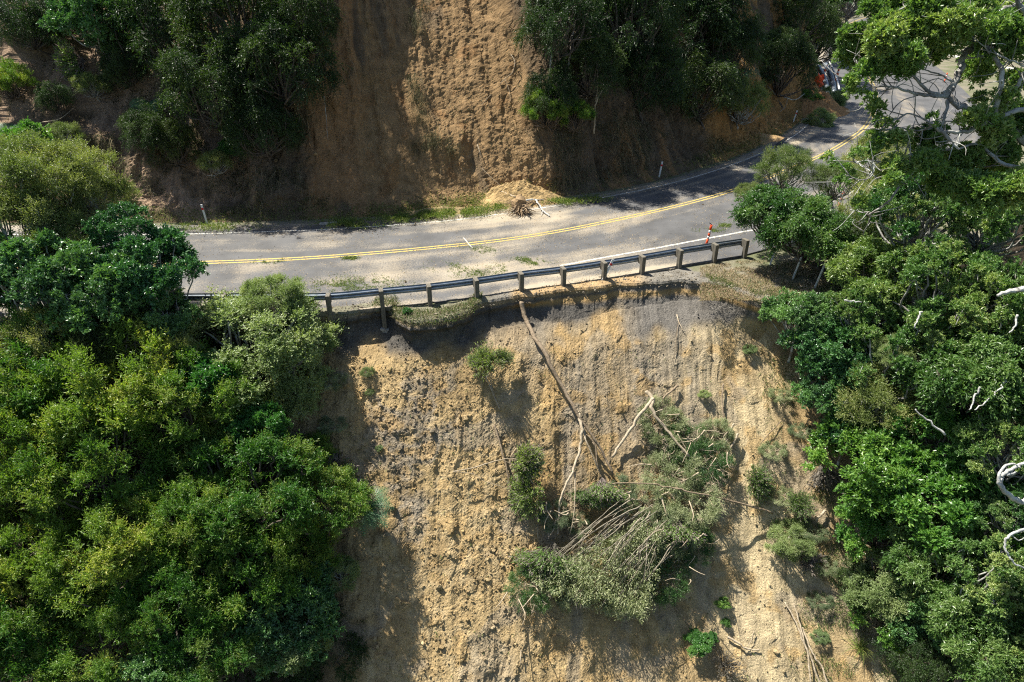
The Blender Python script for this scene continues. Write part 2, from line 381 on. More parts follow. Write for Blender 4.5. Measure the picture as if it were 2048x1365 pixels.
# slip profile in arclength
undl = ss(-7.8, -6.6, X)*(1-ss(.6, 2.4, X))
sc_h = np.interp(X, [-8, -6, -3, 0, 2, 4.5, 8, 11], [1.0, 1.15, 1.1, .95, 1.0, .85, .6, .45])
a_s = np.where(Q < sc_h, 78., 45.+3*(1-ss(1, 3, Q))-4*ss(7, 12, Q))
a_u = 40.+8*ss(0, 3, Q)
a_s = np.where(Q < 0, 0, a_s); a_u = np.where(Q < 0, 0, a_u)
dq = np.diff(qV, prepend=qV[0])[None]
def integ(a):
    a = np.radians(a); return np.cumsum(np.cos(a)*dq, 1)+qV[0], -np.cumsum(np.sin(a)*dq, 1)
Ds, Zs = integ(a_s); Du, Zu = integ(a_u)
Dm = Ds*m+Du*(1-m); Zm = Zs*m+Zu*(1-m)
# big forms
wobx = S+.6*fbm(S*.5, Q*.5, 3, 31)
flu = 1-np.abs(2*fbm(wobx*.9, Q*.16, 3, 71)-1); flu2 = fbm(wobx*3.2, Q*.45, 3, 72)
bigm = (fbm(S*.25, Q*.25, 4, 90)-.5)*.3
f1, i1 = wor(S*2.6+.5*fbm(S, Q, 2, 1), Q*2.4, 14); f2, i2 = wor(S*6.5, Q*6.5, 15); f3, i3 = wor(S*13, Q*13, 16)
smoothz = ss(4, 9, X)*.6+ss(1, 4, X)*.25     # right half is finer
rough_ = np.clip(.72-.5*smoothz, .34, .72)
rub = rough_*(.10*(1-f1)*ss(.75, .95, i1)+.032*(.9-f2)*i2*ss(.4, .65, fbm(S*.7, Q*.7, 3, 46)+.1)+.04*(.8-f3)*i3+.10*fbm(S*3, Q*3, 5, 44, .6)+.06*fbm(wobx*7, Q*.7, 3, 47))
amp = ss(.1, 2.5, Q)
disp = m*(amp*(bigm+.13*(flu-.8)+.16*(flu2-.5))+ss(0, .3, Q)*rub*1.15)+(1-m)*.3*(fbm(S*.8, Q*.8, 4, 60)-.5)*ss(0, 1, Q)
disp = disp+(1-ss(-.3, .3, Q))*(.03*fbm(S*6, Q*6, 3, 9)+.09*(fbm(S*1.2, Q*1.2, 3, 10)-.5))
# undercut on the left, below the seal; mound below
und = -undl*(ss(.2, .5, Q)*(1-ss(.8, 1.5, Q)))*.25*m
# dark recess right of the debris and hollow
ln = np.radians(a_s*m+a_u*(1-m)); ln = np.where(Q < .1, np.radians(np.minimum(60, np.maximum(0, Q*600))), ln)
hx = NV[:, 0][:, None]; hy = NV[:, 1][:, None]
nx = hx*np.sin(ln); ny = hy*np.sin(ln); nz = np.cos(ln)
base_z = -.05-.06*(1-ss(-1.6, -.8, Q))+.05*ss(-.8, -.3, Q)*(1-ss(-.3, 0.1, Q))
BS = BV[:, 1].copy(); k5 = np.ones(81)/81
for _ in range(3): BS[80:-80] = np.convolve(BS, k5, 'same')[80:-80]
_b = np.interp(BV[:, 0], [-9, -5, -2, 1, 4, 8, 12], [22.2, 22.25, 22.5, 23.4, 24.3, 25.0, 25.3]); _w = ss(-10.5, -8, BV[:, 0])*(1-ss(10, 13, BV[:, 0])); BS = BS*(1-_w)+_b*_w
lw = ss(.1, 2.0, Q); BY = BV[:, 1][:, None]*(1-lw)+BS[:, None]*lw
BSx = BV[:, 0].copy()
for _ in range(3): BSx[80:-80] = np.convolve(BSx, k5, 'same')[80:-80]
BX = BV[:, 0][:, None]*(1-lw)+BSx[:, None]*lw
PX = BX+hx*(Dm+und); PY = BY+hy*(Dm+und)
VV3 = np.stack([PX+nx*disp, PY+ny*disp, Zm+nz*disp+base_z], -1)
VL = VV3.reshape(-1, 3); NLn = np.stack([nx, ny, nz], -1).reshape(-1, 3)
# colours of the slip
t_tan = np.array([.41, .30, .15]); t_pale = np.array([.50, .40, .235]); t_grey = np.array([.27, .235, .18]); t_dk = np.array([.10, .092, .08]); t_or = np.array([.40, .265, .11]); t_br = np.array([.33, .235, .115])
c = np.ones(X.shape+(3,))*t_br
def lay(mk, cc):
    global c
    mk = np.clip(mk, 0, 1)[..., None]; c = c*(1-mk)+cc*mk
nA = fbm(S*.45, Q*.35, 5, 101); nB = fbm(wobx*1.6, Q*.22, 4, 102); nC = fbm(S*1.6, Q*1.6, 4, 103)
lay(ss(.35, .65, nA), t_tan); lay(ss(5, 9, X)*ss(.3, .6, nA+.12), t_pale)
lay(ss(-8, -6.5, X)*(1-ss(-1, 1, X))*ss(3, 5, Q)*ss(.4, .6, nC)*.5, t_pale)
lay(.5*ss(.50, .66, nB)*ss(-1, 2, X)*(1-ss(7, 10, X)), t_grey)
lay(.55*ss(0, 1, 1.5-np.hypot((X-4.2)/3.2, (Q-3.6)/3.0))*ss(.3, .55, nB+.1), t_grey)
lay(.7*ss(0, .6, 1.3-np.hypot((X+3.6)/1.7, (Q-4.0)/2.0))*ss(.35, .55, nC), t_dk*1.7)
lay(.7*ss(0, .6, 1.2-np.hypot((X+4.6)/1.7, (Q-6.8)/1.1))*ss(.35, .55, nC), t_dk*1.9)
lay(.6*ss(.55, .68, nC), t_or); lay(.5*ss(.6, .7, fbm(S*.9, Q*.9, 3, 111)), t_grey)
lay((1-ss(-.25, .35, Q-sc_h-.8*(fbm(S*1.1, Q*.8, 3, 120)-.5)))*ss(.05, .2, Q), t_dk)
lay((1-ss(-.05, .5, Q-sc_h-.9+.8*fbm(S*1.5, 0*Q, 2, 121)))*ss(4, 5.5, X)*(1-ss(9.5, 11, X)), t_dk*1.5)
lay(ss(-.2, 0, .35-Q)*ss(.15, .3, Q)*ss(-.5, .8, X)*.8, t_or)
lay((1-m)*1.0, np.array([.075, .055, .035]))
lay((1-m)*ss(8, 11.5, X)*(1-ss(13.3, 14.5, X))*ss(.3, .5, nC)*.9, t_br*.9)
# shoulder: gravel, grass
sh = 1-ss(-.02, .12, Q)
lay(sh, np.array([.20, .185, .155])); lay(sh*ss(.45, .6, nC)*ss(8.5, 10, X), np.array([.36, .31, .2]))
lay(sh*(1-ss(-1.0, -.8, X)), np.array([.20, .19, .13])); lay(sh*ss(-.2, .2, X)*(1-ss(4.8, 6, X)), np.array([.42, .29, .15]))
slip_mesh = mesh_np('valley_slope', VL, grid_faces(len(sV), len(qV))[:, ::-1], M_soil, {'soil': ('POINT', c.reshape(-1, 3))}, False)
obj('valley_slope', slip_mesh, kind='structure')

# ------------------------------------------------------------------ valley floor and far ground
V = np.array([[-400, -300, -34.], [500, -300, -34], [500, 500, -34], [-400, 500, -34]])
obj('valley_floor', mesh_np('valley_floor', V, [[0, 1, 2, 3]], mat('valley_ground', rough=.95, build=var_build((.02, .03, .01), (.06, .08, .03), .3))), kind='structure')

# pixel -> surface lookup
pj = {}
for nm, VV_, NN in (('hill', VH, NHn), ('slip', VL, NLn)):
    x, y, z = project(VV_); ok = (x > -300) & (x < 2350) & (y > -500) & (y < 1700) & (VV_[:, 1] > 2)
    idx = np.nonzero(ok)[0]; pj[nm] = (x[ok], y[ok], z[ok], idx, VV_, NN)
def ON(px, py, surf='slip', nrm=False):
    x, y, z, idx, VV_, NN = pj[surf]
    d2 = (x-px)**2+(y-py)**2; m = d2 < max(25., d2.min()*1.5+1)
    c_ = np.nonzero(m)[0]; k = c_[np.argmin(z[c_]+.02*np.sqrt(d2[c_]))]
    dist = np.linalg.norm(VV_[idx[k]]-CAM)
    P = AT(px, py, dist)
    return (P, NN[idx[k]]) if nrm else P
def ground_z(x, y):
    d = (VL[:, 0]-x)**2+(VL[:, 1]-y)**2; return float(VL[np.argmin(d), 2])

# ------------------------------------------------------------------ road
FE = resamp([(-60, 32.9), (-48, 32.7), (-30, 32.4), (-20, 32.3), (-11, 32.5), (-6, 33.2), (-1, 34.5), (4, 36.6), (9, 39.8), (14, 44.0), (18.5, 49.2), (22.7, 55), (27.4, 63.5), (31.5, 73), (37, 88), (47, 112), (60, 136), (75, 156), (95, 176)], 0)
NE = resamp([(-60, 22.6), (-48, 22.6), (-30, 22.6), (-20, 22.6), (-11, 22.75)]+[tuple(G(a, b)[:2]) for a, b in ((700, 621), (905, 600), (1100, 573), (1260, 550), (1390, 529), (1500, 507))]+[(17, 32.5), (24, 38.5), (31, 46), (38, 56), (47, 78), (56, 105), (67, 128), (82, 147), (102, 165)], 0)
nU = 1100
def para(P, u):
    k = (len(P)-1)*u; i = np.minimum(k.astype(int), len(P)-2); f = (k-i)[:, None]; return P[i]*(1-f)+P[i+1]*f
NE = para(NE, np.linspace(0, 1, len(FE)))
u0 = np.linspace(0, 1, 4000); a = para(FE, u0); dens = 1/np.clip(np.where(a[:, 0] < -22, .6, np.where(a[:, 0] < 25, .05, .5)), .05, 1)
seg = np.r_[0, np.linalg.norm(np.diff(a, axis=0), axis=1)]*dens; cs = np.cumsum(seg); uu = np.interp(np.linspace(0, cs[-1], nU), cs, u0)
A = para(FE, uu); B = para(NE, uu); zB = ss(-9, -8, B[:, 0])*(1-ss(9, 11, B[:, 0])); B[:, 1] += zB*(.22*(fbm(B[:, 0]*2.2, 0*zB, 4, 401)-.5)+.10*(fbm(B[:, 0]*9, 0*zB, 2, 402)-.5)); nt_ = 150; tt = np.linspace(0, 1, nt_)
RP = A[:, None]*(1-tt[None, :, None])+B[:, None]*tt[None, :, None]
rx, ry = RP[..., 0], RP[..., 1]; sl = np.r_[0, np.cumsum(np.linalg.norm(np.diff((A+B)/2, axis=0), axis=1))][:, None]+0*rx; tt2 = tt[None]+0*rx
dn = fbm(sl*.35, tt2*5, 4, 201); dn2 = fbm(sl*.12, tt2*14, 3, 202)
dust = .27+.6*(dn-.5)+.7*(dn2-.5)+.35*(fbm(sl*1.2, tt2*9, 4, 205)-.5)
dust += .32*np.exp(-(((rx+1.0)/5.5)**2+((ry-27.2)/1.6)**2))+.15*np.exp(-(((rx+4)/7)**2+((ry-25.2)/1.2)**2))
dust += .22*np.exp(-(((rx+3)/5)**2+((ry-32)/1.3)**2))+.35*np.exp(-(((rx-1.5)/3.5)**2+((ry-33.6)/1.0)**2))
dust += .32*np.exp(-((tt2-.02)/.05)**2)+.45*np.exp(-((tt2-.99)/.03)**2)*ss(-8, -5, rx)*(1-ss(5, 9, rx))
dust += .40*np.exp(-((tt2-.16)/.035)**2)*ss(2, 6, rx)*(1-ss(24, 28, rx))+.35*np.exp(-(((rx-24)/3.5)**2+((ry-57)/3.0)**2))
dust -= .12*ss(6, 9, rx)*(1-ss(14, 18, rx))*ss(.3, .5, tt2)
dust -= .12*ss(30, 40, rx)
RV = np.stack([rx, ry, .02*(fbm(rx*.4, ry*.4, 2, 5)-.5)*0], -1).reshape(-1, 3)
nr = len(RV)
side = np.c_[B, np.full(nU, -.16)]; under = np.c_[A, np.full(nU, -.16)]
Vr = np.r_[RV, side, under]
i = np.arange(nU-1); e1 = (i+1)*nt_-1
Fr = np.r_[grid_faces(nU, nt_)[:, ::-1], np.c_[e1+nt_, e1, nr+i, nr+i+1], np.c_[i*nt_, (i+1)*nt_, nr+nU+i+1, nr+nU+i], np.c_[nr+i, nr+nU+i, nr+nU+i+1, nr+i+1]]
dd = np.r_[dust.ravel(), np.full(2*nU, .3)]
obj('road', mesh_np('road', Vr, Fr, M_road, {'dust': ('POINT', dd)}), kind='structure')
# flat verge under and beside the road
VEs = para(VE, np.linspace(0, 1, 400)); 
def near_on(P, q): 
    d = ((P-q)**2).sum(1); return P[np.argmin(d)]
hb = np.array([near_on(BH, p) for p in VEs]); inn = VEs+(hb-VEs)/np.linalg.norm(hb-VEs, axis=1, keepdims=True)*.9
hb = hb+(hb-VEs)/np.linalg.norm(hb-VEs, axis=1, keepdims=True)*1.0
tt3 = np.linspace(0, 1, 30); VP = inn[:, None]*(1-tt3[None, :, None])+hb[:, None]*tt3[None, :, None]
Vv = np.c_[VP.reshape(-1, 2), np.full(400*30, -.075)]
def verge_build(n, b):
    p = coords(n); g = ramp(n, noise(n, .5, 5, p), [(.40, (.18, .16, .115)), (.62, (.11, .12, .06))])
    n.links.new(mixc(n, .7, g, ramp(n, noise(n, 14, 4, p, .7), [(.3, .5), (.7, 1.3)]), 'MULTIPLY'), b.inputs['Base Color']); bump(n, b, noise(n, 12, 4, p), .04)
obj('verge', mesh_np('verge', Vv, grid_faces(400, 30), mat('verge_ground', rough=.95, build=verge_build)), kind='structure')
# painted lines: strips 4 mm above the seal
def strip(name, pts, width, m, z=.004, parent=None, **k):
    P = resamp(pts, 0) if len(pts) > 2 else np.array(pts, float)
    T = np.gradient(P, axis=0); T /= np.linalg.norm(T, axis=1, keepdims=True); Nn = np.c_[-T[:, 1], T[:, 0]]*width/2
    L = np.c_[P+Nn, np.full(len(P), z)]; Rr = np.c_[P-Nn, np.full(len(P), z)]
    n = len(P); V = np.r_[L, Rr]; i = np.arange(n-1)
    return obj(name, mesh_np(name, V, np.c_[n+i, n+i+1, i+1, i], m), parent, kind='structure', **k)
yc = [(-60, 27.2), (-45, 27.2), (-20, 27.2), (-14.3, 27.6), (-8.6, 28.27), (-2, 29.85), (1.85, 31.3), (5.8, 33.4), (10.1, 36.1), (13.9, 39.1), (20.2, 45.1), (24.1, 49.6), (27.2, 53.8), (31, 60.5), (35, 69), (39, 80), (47, 103), (56, 126), (68, 146), (84, 165)]
YC = resamp(yc, 0); T = np.gradient(YC, axis=0); T /= np.linalg.norm(T, axis=1, keepdims=True); Nn = np.c_[-T[:, 1], T[:, 0]]
for sgn in (-1, 1): strip('centre_line', [tuple(p) for p in (YC+Nn*.125*sgn)[::6]], .11, M_yellow)
fw = [(-60, 31.3), (-30, 31.1), (-17.2, 31.05), (-11.3, 31.5), (-8.5, 31.85), (-3.1, 33.0), (2.0, 35.1), (5.5, 36.9), (8.8, 38.9), (12, 41.4), (15.5, 44.7), (18.8, 48.5), (22.3, 53.3), (27, 62), (31, 72), (36.5, 87), (46.5, 111)]
strip('edge_line', fw, .10, M_white)
nw = [tuple(G(a, b)[:2]) for a, b in ((1120, 532), (1200, 517), (1300, 499), (1400, 480), (1480, 465), (1560, 447))]+[(18.5, 37), (24, 42.5), (30, 50), (36, 60)]
strip('edge_line', nw, .13, M_white)
strip('survey_mark', [tuple(G(927, 476)[:2]), tuple(G(945, 497)[:2])], .05, M_white, .006)
strip('survey_mark', [tuple(G(1590, 262)[:2]), tuple(G(1640, 262)[:2])], .06, M_white, .006)
exec_rest = True
# ------------------------------------------------------------------ guard rail
posts_px = [(655, 592), (762, 582), (858, 573), (953, 561), (1043, 548), (1128, 538), (1210, 526), (1287, 514), (1362, 501), (1433, 490), (1494, 481)]
pp = [G(a, b, .76)[:2] for a, b in posts_px]
d0 = pp[0]-pp[1]; d0 = np.array([-1.95, -.02])
pl = [pp[0]+d0*k for k in range(10, 0, -1)]
pp = np.array(pl+pp); nposts = len(pp)
TP = np.gradient(pp, axis=0); TP /= np.linalg.norm(TP, axis=1, keepdims=True)
def wbeam(path, name, parent, m):
    # profile (offset, z) of a W beam, thin sheet given 4 mm thickness
    prof = [(0, .0), (.012, .012), (.012, .03), (-.045, .075), (-.055, .10), (-.045, .125), (.0, .155), (-.045, .185), (-.055, .21), (-.045, .235), (.012, .28), (.012, .30), (0, .312)]
    prof = [(-a, b) for a, b in prof]
    ring = prof+[(a+.006, b) for a, b in reversed(prof)]
    P = np.array(path); T = np.gradient(P, axis=0); T /= np.linalg.norm(T, axis=1, keepdims=True); Nn = np.c_[-T[:, 1], T[:, 0]]
    k = len(ring); V = np.array([[P[i, 0]-Nn[i, 0]*a, P[i, 1]-Nn[i, 1]*a, .43+b] for i in range(len(P)) for a, b in ring])
    i = np.arange(len(P)-1)[:, None]*k; j = np.arange(k)[None]; j2 = (j+1) % k
    Q = np.stack([i+j, i+j2, i+k+j2, i+k+j], -1).reshape(-1, 4)
    mb = MB(); mb.add(V, Q); return mb.build(name, m, parent)
gr = obj('guard_rail', None, loc=(0, 0, 0), label='long steel guard rail on square wooden posts along the edge of the slip', cat='guard rail')
fine = resamp([tuple(p) for p in pp+np.c_[-TP[:, 1], TP[:, 0]]*.30], 0)
wbeam(fine[::3], 'rail', gr, M_steel)
depth_by = {0: .35, 1: 1.0, 2: .3, 3: .35, 4: .75, 5: .55, 6: .35}
for k in range(nposts):
    p = pp[k]; rz = math.atan2(TP[k, 1], TP[k, 0]); low = depth_by.get(k-10, .3)
    mb = MB(); h = .78+low; lean = random.uniform(-.02, .02)
    c_, s_ = math.cos(rz), math.sin(rz)
    mb.box((p[0], p[1], .78-h/2), (.165, .2, h), rz)
    po = mb.build('post', M_wood, gr); b_ = po.modifiers.new('b', 'BEVEL'); b_.width = .012; b_.segments = 1
    mb = MB(); q_ = p+np.array([-TP[k, 1], TP[k, 0]])*.176; mb.box((q_[0], q_[1], .585), (.165, .148, .36), rz)
    mb.build('blockout', M_wood, gr)
    if k-10 in (1, 4, 6):
        mb = MB(); zb = .78-h
        for j in range(60 if k-10 != 4 else 40):
            o_ = np.clip(rng.normal(size=3), -1.3, 1.3)*np.array([.09, .08, .08]); sz = rng.uniform(.04, .12)
            mb.box((p[0]+o_[0], p[1]+o_[1]-.02, zb+o_[2]+.05), (sz, sz*.8, sz*.7), rng.uniform(0, 3))
        mb.box((p[0], p[1], zb+.06), (.24, .24, .2), .4)
        mb.build('footing_clod', M_root if k-10 != 1 else M_conc, gr)
for j in range(3, nposts-1, 2):
    pass
# marker posts -------------------------------------------------------------
def marker(base, h, lean, label, group='white marker posts along the road', band=True, w_=.09):
    r = obj('marker_post', None, loc=tuple(base), label=label, cat='marker post', group=group)
    r.rotation_euler = lean
    mb = MB(); mb.box((0, 0, h/2-.1), (w_, .035, h+.2)); o = mb.build('post', M_plasw, r)
    mb = MB(); mb.box((0, -.02, h-.22), (w_+.006, .012, .1)); 
    if band: mb.build('reflector', M_redband, r)
    return r
marker(G(414, 446), .95, (0, R_(-4), 0), 'thin white marker post on the far verge in front of the dark bank at left')
marker(G(1318, 355), .95, (0, R_(6), 0), 'white marker post with red band at the foot of the dark bank beside the bend')
marker(G(1586, 246), .95, (0, R_(8), 0), 'white marker post in the orange landslip soil before the fallen shrub')
b = pp[16]; 
mk = marker((b[0]-.13, b[1]-.12, -.15), 1.15, (R_(-8), R_(24), 0), 'bent white marker post with red band leaning on the guard rail', group=None)
# white posts right of the rail end
for (x1, y1, h, lb) in ((1541, 527, .95, 'white post on dry grass nearest the end of the guard rail'), (1586, 556, .95, 'white post on the grass beside the tree left of its trunk'),
                     (1630, 575, 1.1, 'leaning white post at the foot of the dark tree trunk'), (1650, 520, 1.0, 'white post half hidden behind the branching trunk')):
    marker(G(x1, y1), h, (0, R_(9), 0), lb, 'white posts under the tree at the rail end', band=False, w_=.06)
mb = MB(); g0 = G(1693, 548); mb.box((g0[0], g0[1], .4), (.13, .13, .95)); mb.build('stump_post', M_wood, None, label='short brown wooden post standing right of the dark tree trunk', cat='post')
def tubular(base, h, label, group='orange and white tubular delineators', lean=(0, 0, 0), fl=True):
    r = obj('delineator', None, loc=tuple(base), label=label, cat='delineator', group=group); r.rotation_euler = lean
    th = np.linspace(0, 1, 9)
    for a_, b_, m_, nm in ((0, .35, M_orange, 'tube'), (.35, .48, M_plasw, 'band'), (.48, .62, M_orange, 'tube'), (.62, .76, M_plasw, 'band'), (.76, 1, M_orange, 'tube')):
        mb = MB(); mb.tube([(0, 0, a_*h), (0, 0, b_*h)], .055, 10); mb.build(nm, m_, r, True)
    mb = MB(); mb.tube([(0, 0, 0), (0, 0, .05)], [.19, .15], 12); mb.build('foot', M_black, r)
    if fl: mb = MB(); mb.tube([(0, 0, h), (-.03, 0, h+.03), (-.12, 0, h+.09)], .02, 6); mb.build('loop', M_black, r)
tubular(G(1412, 492), 1.02, 'orange and white delineator standing behind the guard rail near its right end', lean=(0, R_(6), 0))
tubular(G(1675, 417), .92, 'orange and white delineator at the road edge between the two trees', lean=(0, R_(8), 0))
tubular(G(1888, 165), .9, 'distant orange delineator seen through pohutukawa branches', lean=(0, R_(4), 0), fl=False)
def cone(base, h, label, group=None, stripes=3, r0=.2):
    r = obj('traffic_cone', None, loc=tuple(base), label=label, cat='traffic cone', group=group)
    mb = MB(); mb.box((0, 0, .03), (r0*2.1, r0*2.1, .06)); mb.build('base', M_orange, r)
    n = stripes*2+1
    for i in range(n):
        a_, b_ = i/n, (i+1)/n; mb = MB()
        mb.tube([(0, 0, .06+a_*h), (0, 0, .06+b_*h)], [r0*.8*(1-a_)+.03, r0*.8*(1-b_)+.03], 12)
        mb.build('sleeve' if i % 2 else 'cone_body', M_plasw if i % 2 else M_orange, r, True)
    return r
cone(G(1671, 161), 1.45, 'tall striped red cone on the road beside the slumped grey barrier').rotation_euler = (0, R_(5), 0)
cone(G(1641, 165), 1.7, 'tall striped red cone stack left of the slumped grey barrier').rotation_euler = (0, R_(10), 0)
cone(G(1670, 28), .75, 'small red cone at the far bend, nearest the bushes', 'far cones at the bend', 1)
cone(G(1706, 16), .75, 'small red cone on the shaded far road, in the middle', 'far cones at the bend', 1)
cone(G(1730, 9), .75, 'farthest small red cone on the shaded far road at the top', 'far cones at the bend', 1)
cone(G(1694, 19), .75, 'small red cone beside the yellow line at the far bend', 'far cones at the bend', 1)
# slumped barrier: two curved grey ribbons
sb_ = obj('slumped_barrier', None, loc=(0, 0, 0), label='slumped grey flexible barrier bent into a curve by the far bank', cat='barrier')
for off, nm in (((0, 0), 'ribbon'), ((-13, 6), 'ribbon')):
    P = [G(1650+off[0], 128+off[1], .9), G(1659+off[0], 145+off[1], .7), G(1666+off[0], 165+off[1], .4), G(1668+off[0], 186+off[1], .1)]
    P = curvy(P, 5); mb = MB(); mb.tube(P, .22, 8); mb.build(nm, M_steel, sb_, True)
P = np.array(curvy([G(1650, 126, .95), G(1655, 138, 1), G(1662, 155, .8), G(1668, 180, .4)], 5)); mb = MB(); mb.tube(P+np.array([.35, -.3, .1]), .09, 6); mb.build('edge_strip', M_plasw, sb_, True)
mb = MB()
c0 = G(1634, 174, .3)
Vn = []; 
for i in range(9):
    for j in range(7):
        a_ = i/8; b__ = j/6
        Vn.append(c0+np.array([(a_-.5)*.9+.2*math.sin(b__*7+i), .3*math.sin(a_*6+b__*3), b__*1.2*(1-.5*abs(a_-.5))+.15*math.sin(i*2.1)]))
mb.add(Vn, grid_faces(9, 7)); mb.build('mesh_netting', M_orange, None, label='crumpled red safety netting heaped left of the slumped barrier', cat='netting')
# far guard rail
gr2 = obj('guard_rail', None, loc=(0, 0, 0), label='distant pale guard rail seen through the branches at upper right', cat='guard rail')
fp = [(55.5, 112), (54.5, 104), (53.8, 96), (53.2, 88), (53.6, 80), (56, 72), (60, 65)]; fpp = resamp(fp, 0)[::4]
wbeam(fpp, 'rail', gr2, M_plasw)
for p in fpp[::1]:
    mb = MB(); mb.box((p[0]+.3, p[1], .3), (.2, .2, 1.0)); mb.build('post', M_wood, gr2)
# drain kerbs
for a_, b_, lb in ((( 292, 462), (372, 460), 'half buried dark pipe lying along the verge at left'), ((640, 451), (705, 449), 'dark pipe in the grass at the foot of the bank'), ((1550, 296), (1572, 278), 'short black kerb edging beside the white line at the bend')):
    A_ = G(*a_); B_ = G(*b_); mb = MB(); mb.tube([A_+[0, 0, .05], (A_+B_)/2+[0, 0, .07], B_+[0, 0, .05]], .09, 8); mb.build('drain_pipe', M_black if 'black' in lb else M_conc, None, True, label=lb, cat='pipe')

def ATD(px, py, d):
    r = ray(px, py); return CAM+r*d/(r[1]*cP-r[2]*sP)
# ------------------------------------------------------------------ foliage generators
def unit(a): return a/np.maximum(np.linalg.norm(a, axis=-1, keepdims=True), 1e-9)
def leaf_quads(P, Dr, L, Wd, r, fold=.25):
    n = len(P); L = L*r.uniform(.5, 1.35, n)[:, None]; Wd = Wd*r.uniform(.7, 1.2, n)[:, None]
    sd = unit(np.cross(Dr, unit(r.normal(size=(n, 3))+np.array([0, 0, 1.2])))); up = np.cross(sd, Dr)
    V = np.stack([P, P+Dr*L*.5+sd*Wd*.5+up*L*.08, P+Dr*L-up*L*fold*.3, P+Dr*L*.5-sd*Wd*.5+up*L*.08], 1).reshape(-1, 3)
    return V, np.arange(n*4).reshape(-1, 4)
def crown_np(r, R=2.5, flat=.8, nl=9, tips=70, spr=4, m=8, sl=.35, L=.12, Wd=.05, ub=.5, spread=.6, droop=0., lr=(.32, .5), low=-.25, shell=.7, cr=.62):
    th = r.uniform(0, 2*math.pi, nl); ph = r.uniform(low, 1, nl)
    lc = np.c_[np.cos(th)*np.sqrt(1-ph**2), np.sin(th)*np.sqrt(1-ph**2), ph]*R*np.array([cr, cr, cr*flat])*(r.uniform(.5, 1.08, nl)**.6)[:, None]
    lc = np.r_[lc, [[0, 0, R*.3*flat]]]; nl += 1
    lrad = R*r.uniform(lr[0], lr[1], nl); lobe_t = r.uniform(-.3, .3, nl)
    P = []; O = []; T = []; tipsl = []
    for i in range(nl):
        d = unit(r.normal(size=(tips, 3))+np.array([0, 0, .45])+unit(lc[i])*.4); rad = lrad[i]*(r.uniform(shell, 1.05, tips)+.55*(r.uniform(size=tips) < .12))[:, None]
        p = lc[i]+d*rad*np.array([1, 1, flat])
        keep = np.ones(len(p), bool)
        for j in range(nl):
            if j != i: keep &= np.linalg.norm((p-lc[j])/np.array([1, 1, flat]), axis=1) > .62*lrad[j]
        p = p[keep]; d = d[keep]; P.append(p); O.append(d); T.append(np.full(len(p), lobe_t[i])); tipsl.append((i, p))
    P = np.concatenate(P); O = np.concatenate(O); T = np.concatenate(T)+r.uniform(-.12, .12, len(P))
    # sprigs
    n = len(P)*spr; Ps = np.repeat(P, spr, 0)+r.normal(size=(n, 3))*.06*R/2.5; Os = np.repeat(O, spr, 0)
    Ds = unit(Os+np.array([0, 0, ub])+r.normal(size=(n, 3))*spread); Ts = np.repeat(T, spr)+r.uniform(-.12, .12, n)
    Ls = sl*r.uniform(.6, 1.2, n)
    k = n*m; f = np.tile(np.linspace(.1, 1, m), n)
    Pl = np.repeat(Ps, m, 0)+np.repeat(Ds, m, 0)*(f*np.repeat(Ls, m))[:, None]-np.array([0, 0, 1])*(droop*(f**2)*np.repeat(Ls, m))[:, None]
    ld_ = unit(np.repeat(Ds, m, 0)*.9+r.normal(size=(k, 3))*.75-np.array([0, 0, droop])); Tl = np.repeat(Ts, m)+r.uniform(-.2, .2, k)+.15*f
    V, Q = leaf_quads(Pl, ld_, L, Wd, r)
    return V, Q, np.clip(.45+Tl, 0, 1), lc, tipsl, (Ps, Ds, Ls)
PROTO = {}
L_Z = leaf_mat('leaf_wilting', (.06, .09, .03), (.14, .185, .08), (.34, .37, .22), .5, .4, .25)
def proto(key, seed, leaf, bark, twigs=1, **k):
    r = np.random.default_rng(seed); V, Q, T, lc, tips, spr = crown_np(r, **k); R = k.get('R', 2.5)
    cm = mesh_np('crown', V, Q, leaf, {'tint': ('FACE', T)})
    mb = MB(); f0 = np.array([0, 0, -R*.55])
    for i, (li, p) in enumerate(tips):
        c_ = lc[li]; mid = (f0+c_)/2+r.normal(size=3)*.12*R-np.array([0, 0, .1*R]); rr = .022*R
        mb.tube(curvy([f0, mid, c_], 4, .02*R, seed+i), np.linspace(rr, rr*.45, 9), 5)
        pk = p[r.permutation(len(p))[:14*twigs]]
        for t_ in pk[:max(3, int(150*twigs/len(tips)))]:
            m_ = (c_+t_)/2+r.normal(size=3)*.06*R; mb.tube([c_, m_, t_+(t_-c_)*.05], [rr*.38, rr*.22, rr*.08], 3, cap=False)
    bm = mb.mesh('branches', bark, True)
    PROTO.setdefault(key, []).append((cm, bm, R, leaf, bark))
for s_ in (1, 2, 3, 4): proto('A', 100+s_, L_A, M_bark, R=2.5, flat=.85, nl=58, cr=.90, tips=19, spr=5, m=9, sl=.46, L=.125, Wd=.036, ub=1.2, spread=.42, lr=(.06, .19), low=-.2, shell=.3)
for s_ in (1, 2): proto('B', 200+s_, L_B, M_barkg, R=2.5, flat=.8, nl=34, cr=.82, tips=34, spr=4, m=9, sl=.16, L=.14, Wd=.065, ub=.6, spread=.6, lr=(.12, .24), shell=.5)
for s_ in (1, 2): proto('C', 300+s_, L_C, M_barkg, twigs=1, R=2.5, flat=.8, nl=40, cr=.84, tips=32, spr=5, m=8, sl=.40, L=.075, Wd=.035, ub=.6, spread=.7, lr=(.11, .22), shell=.3)
for s_ in (1, 2): proto('D', 400+s_, L_D, M_barkg, R=2.5, flat=.8, nl=48, cr=.86, tips=32, spr=6, m=8, sl=.30, L=.08, Wd=.042, ub=.6, spread=.7, lr=(.10, .20), shell=.4)
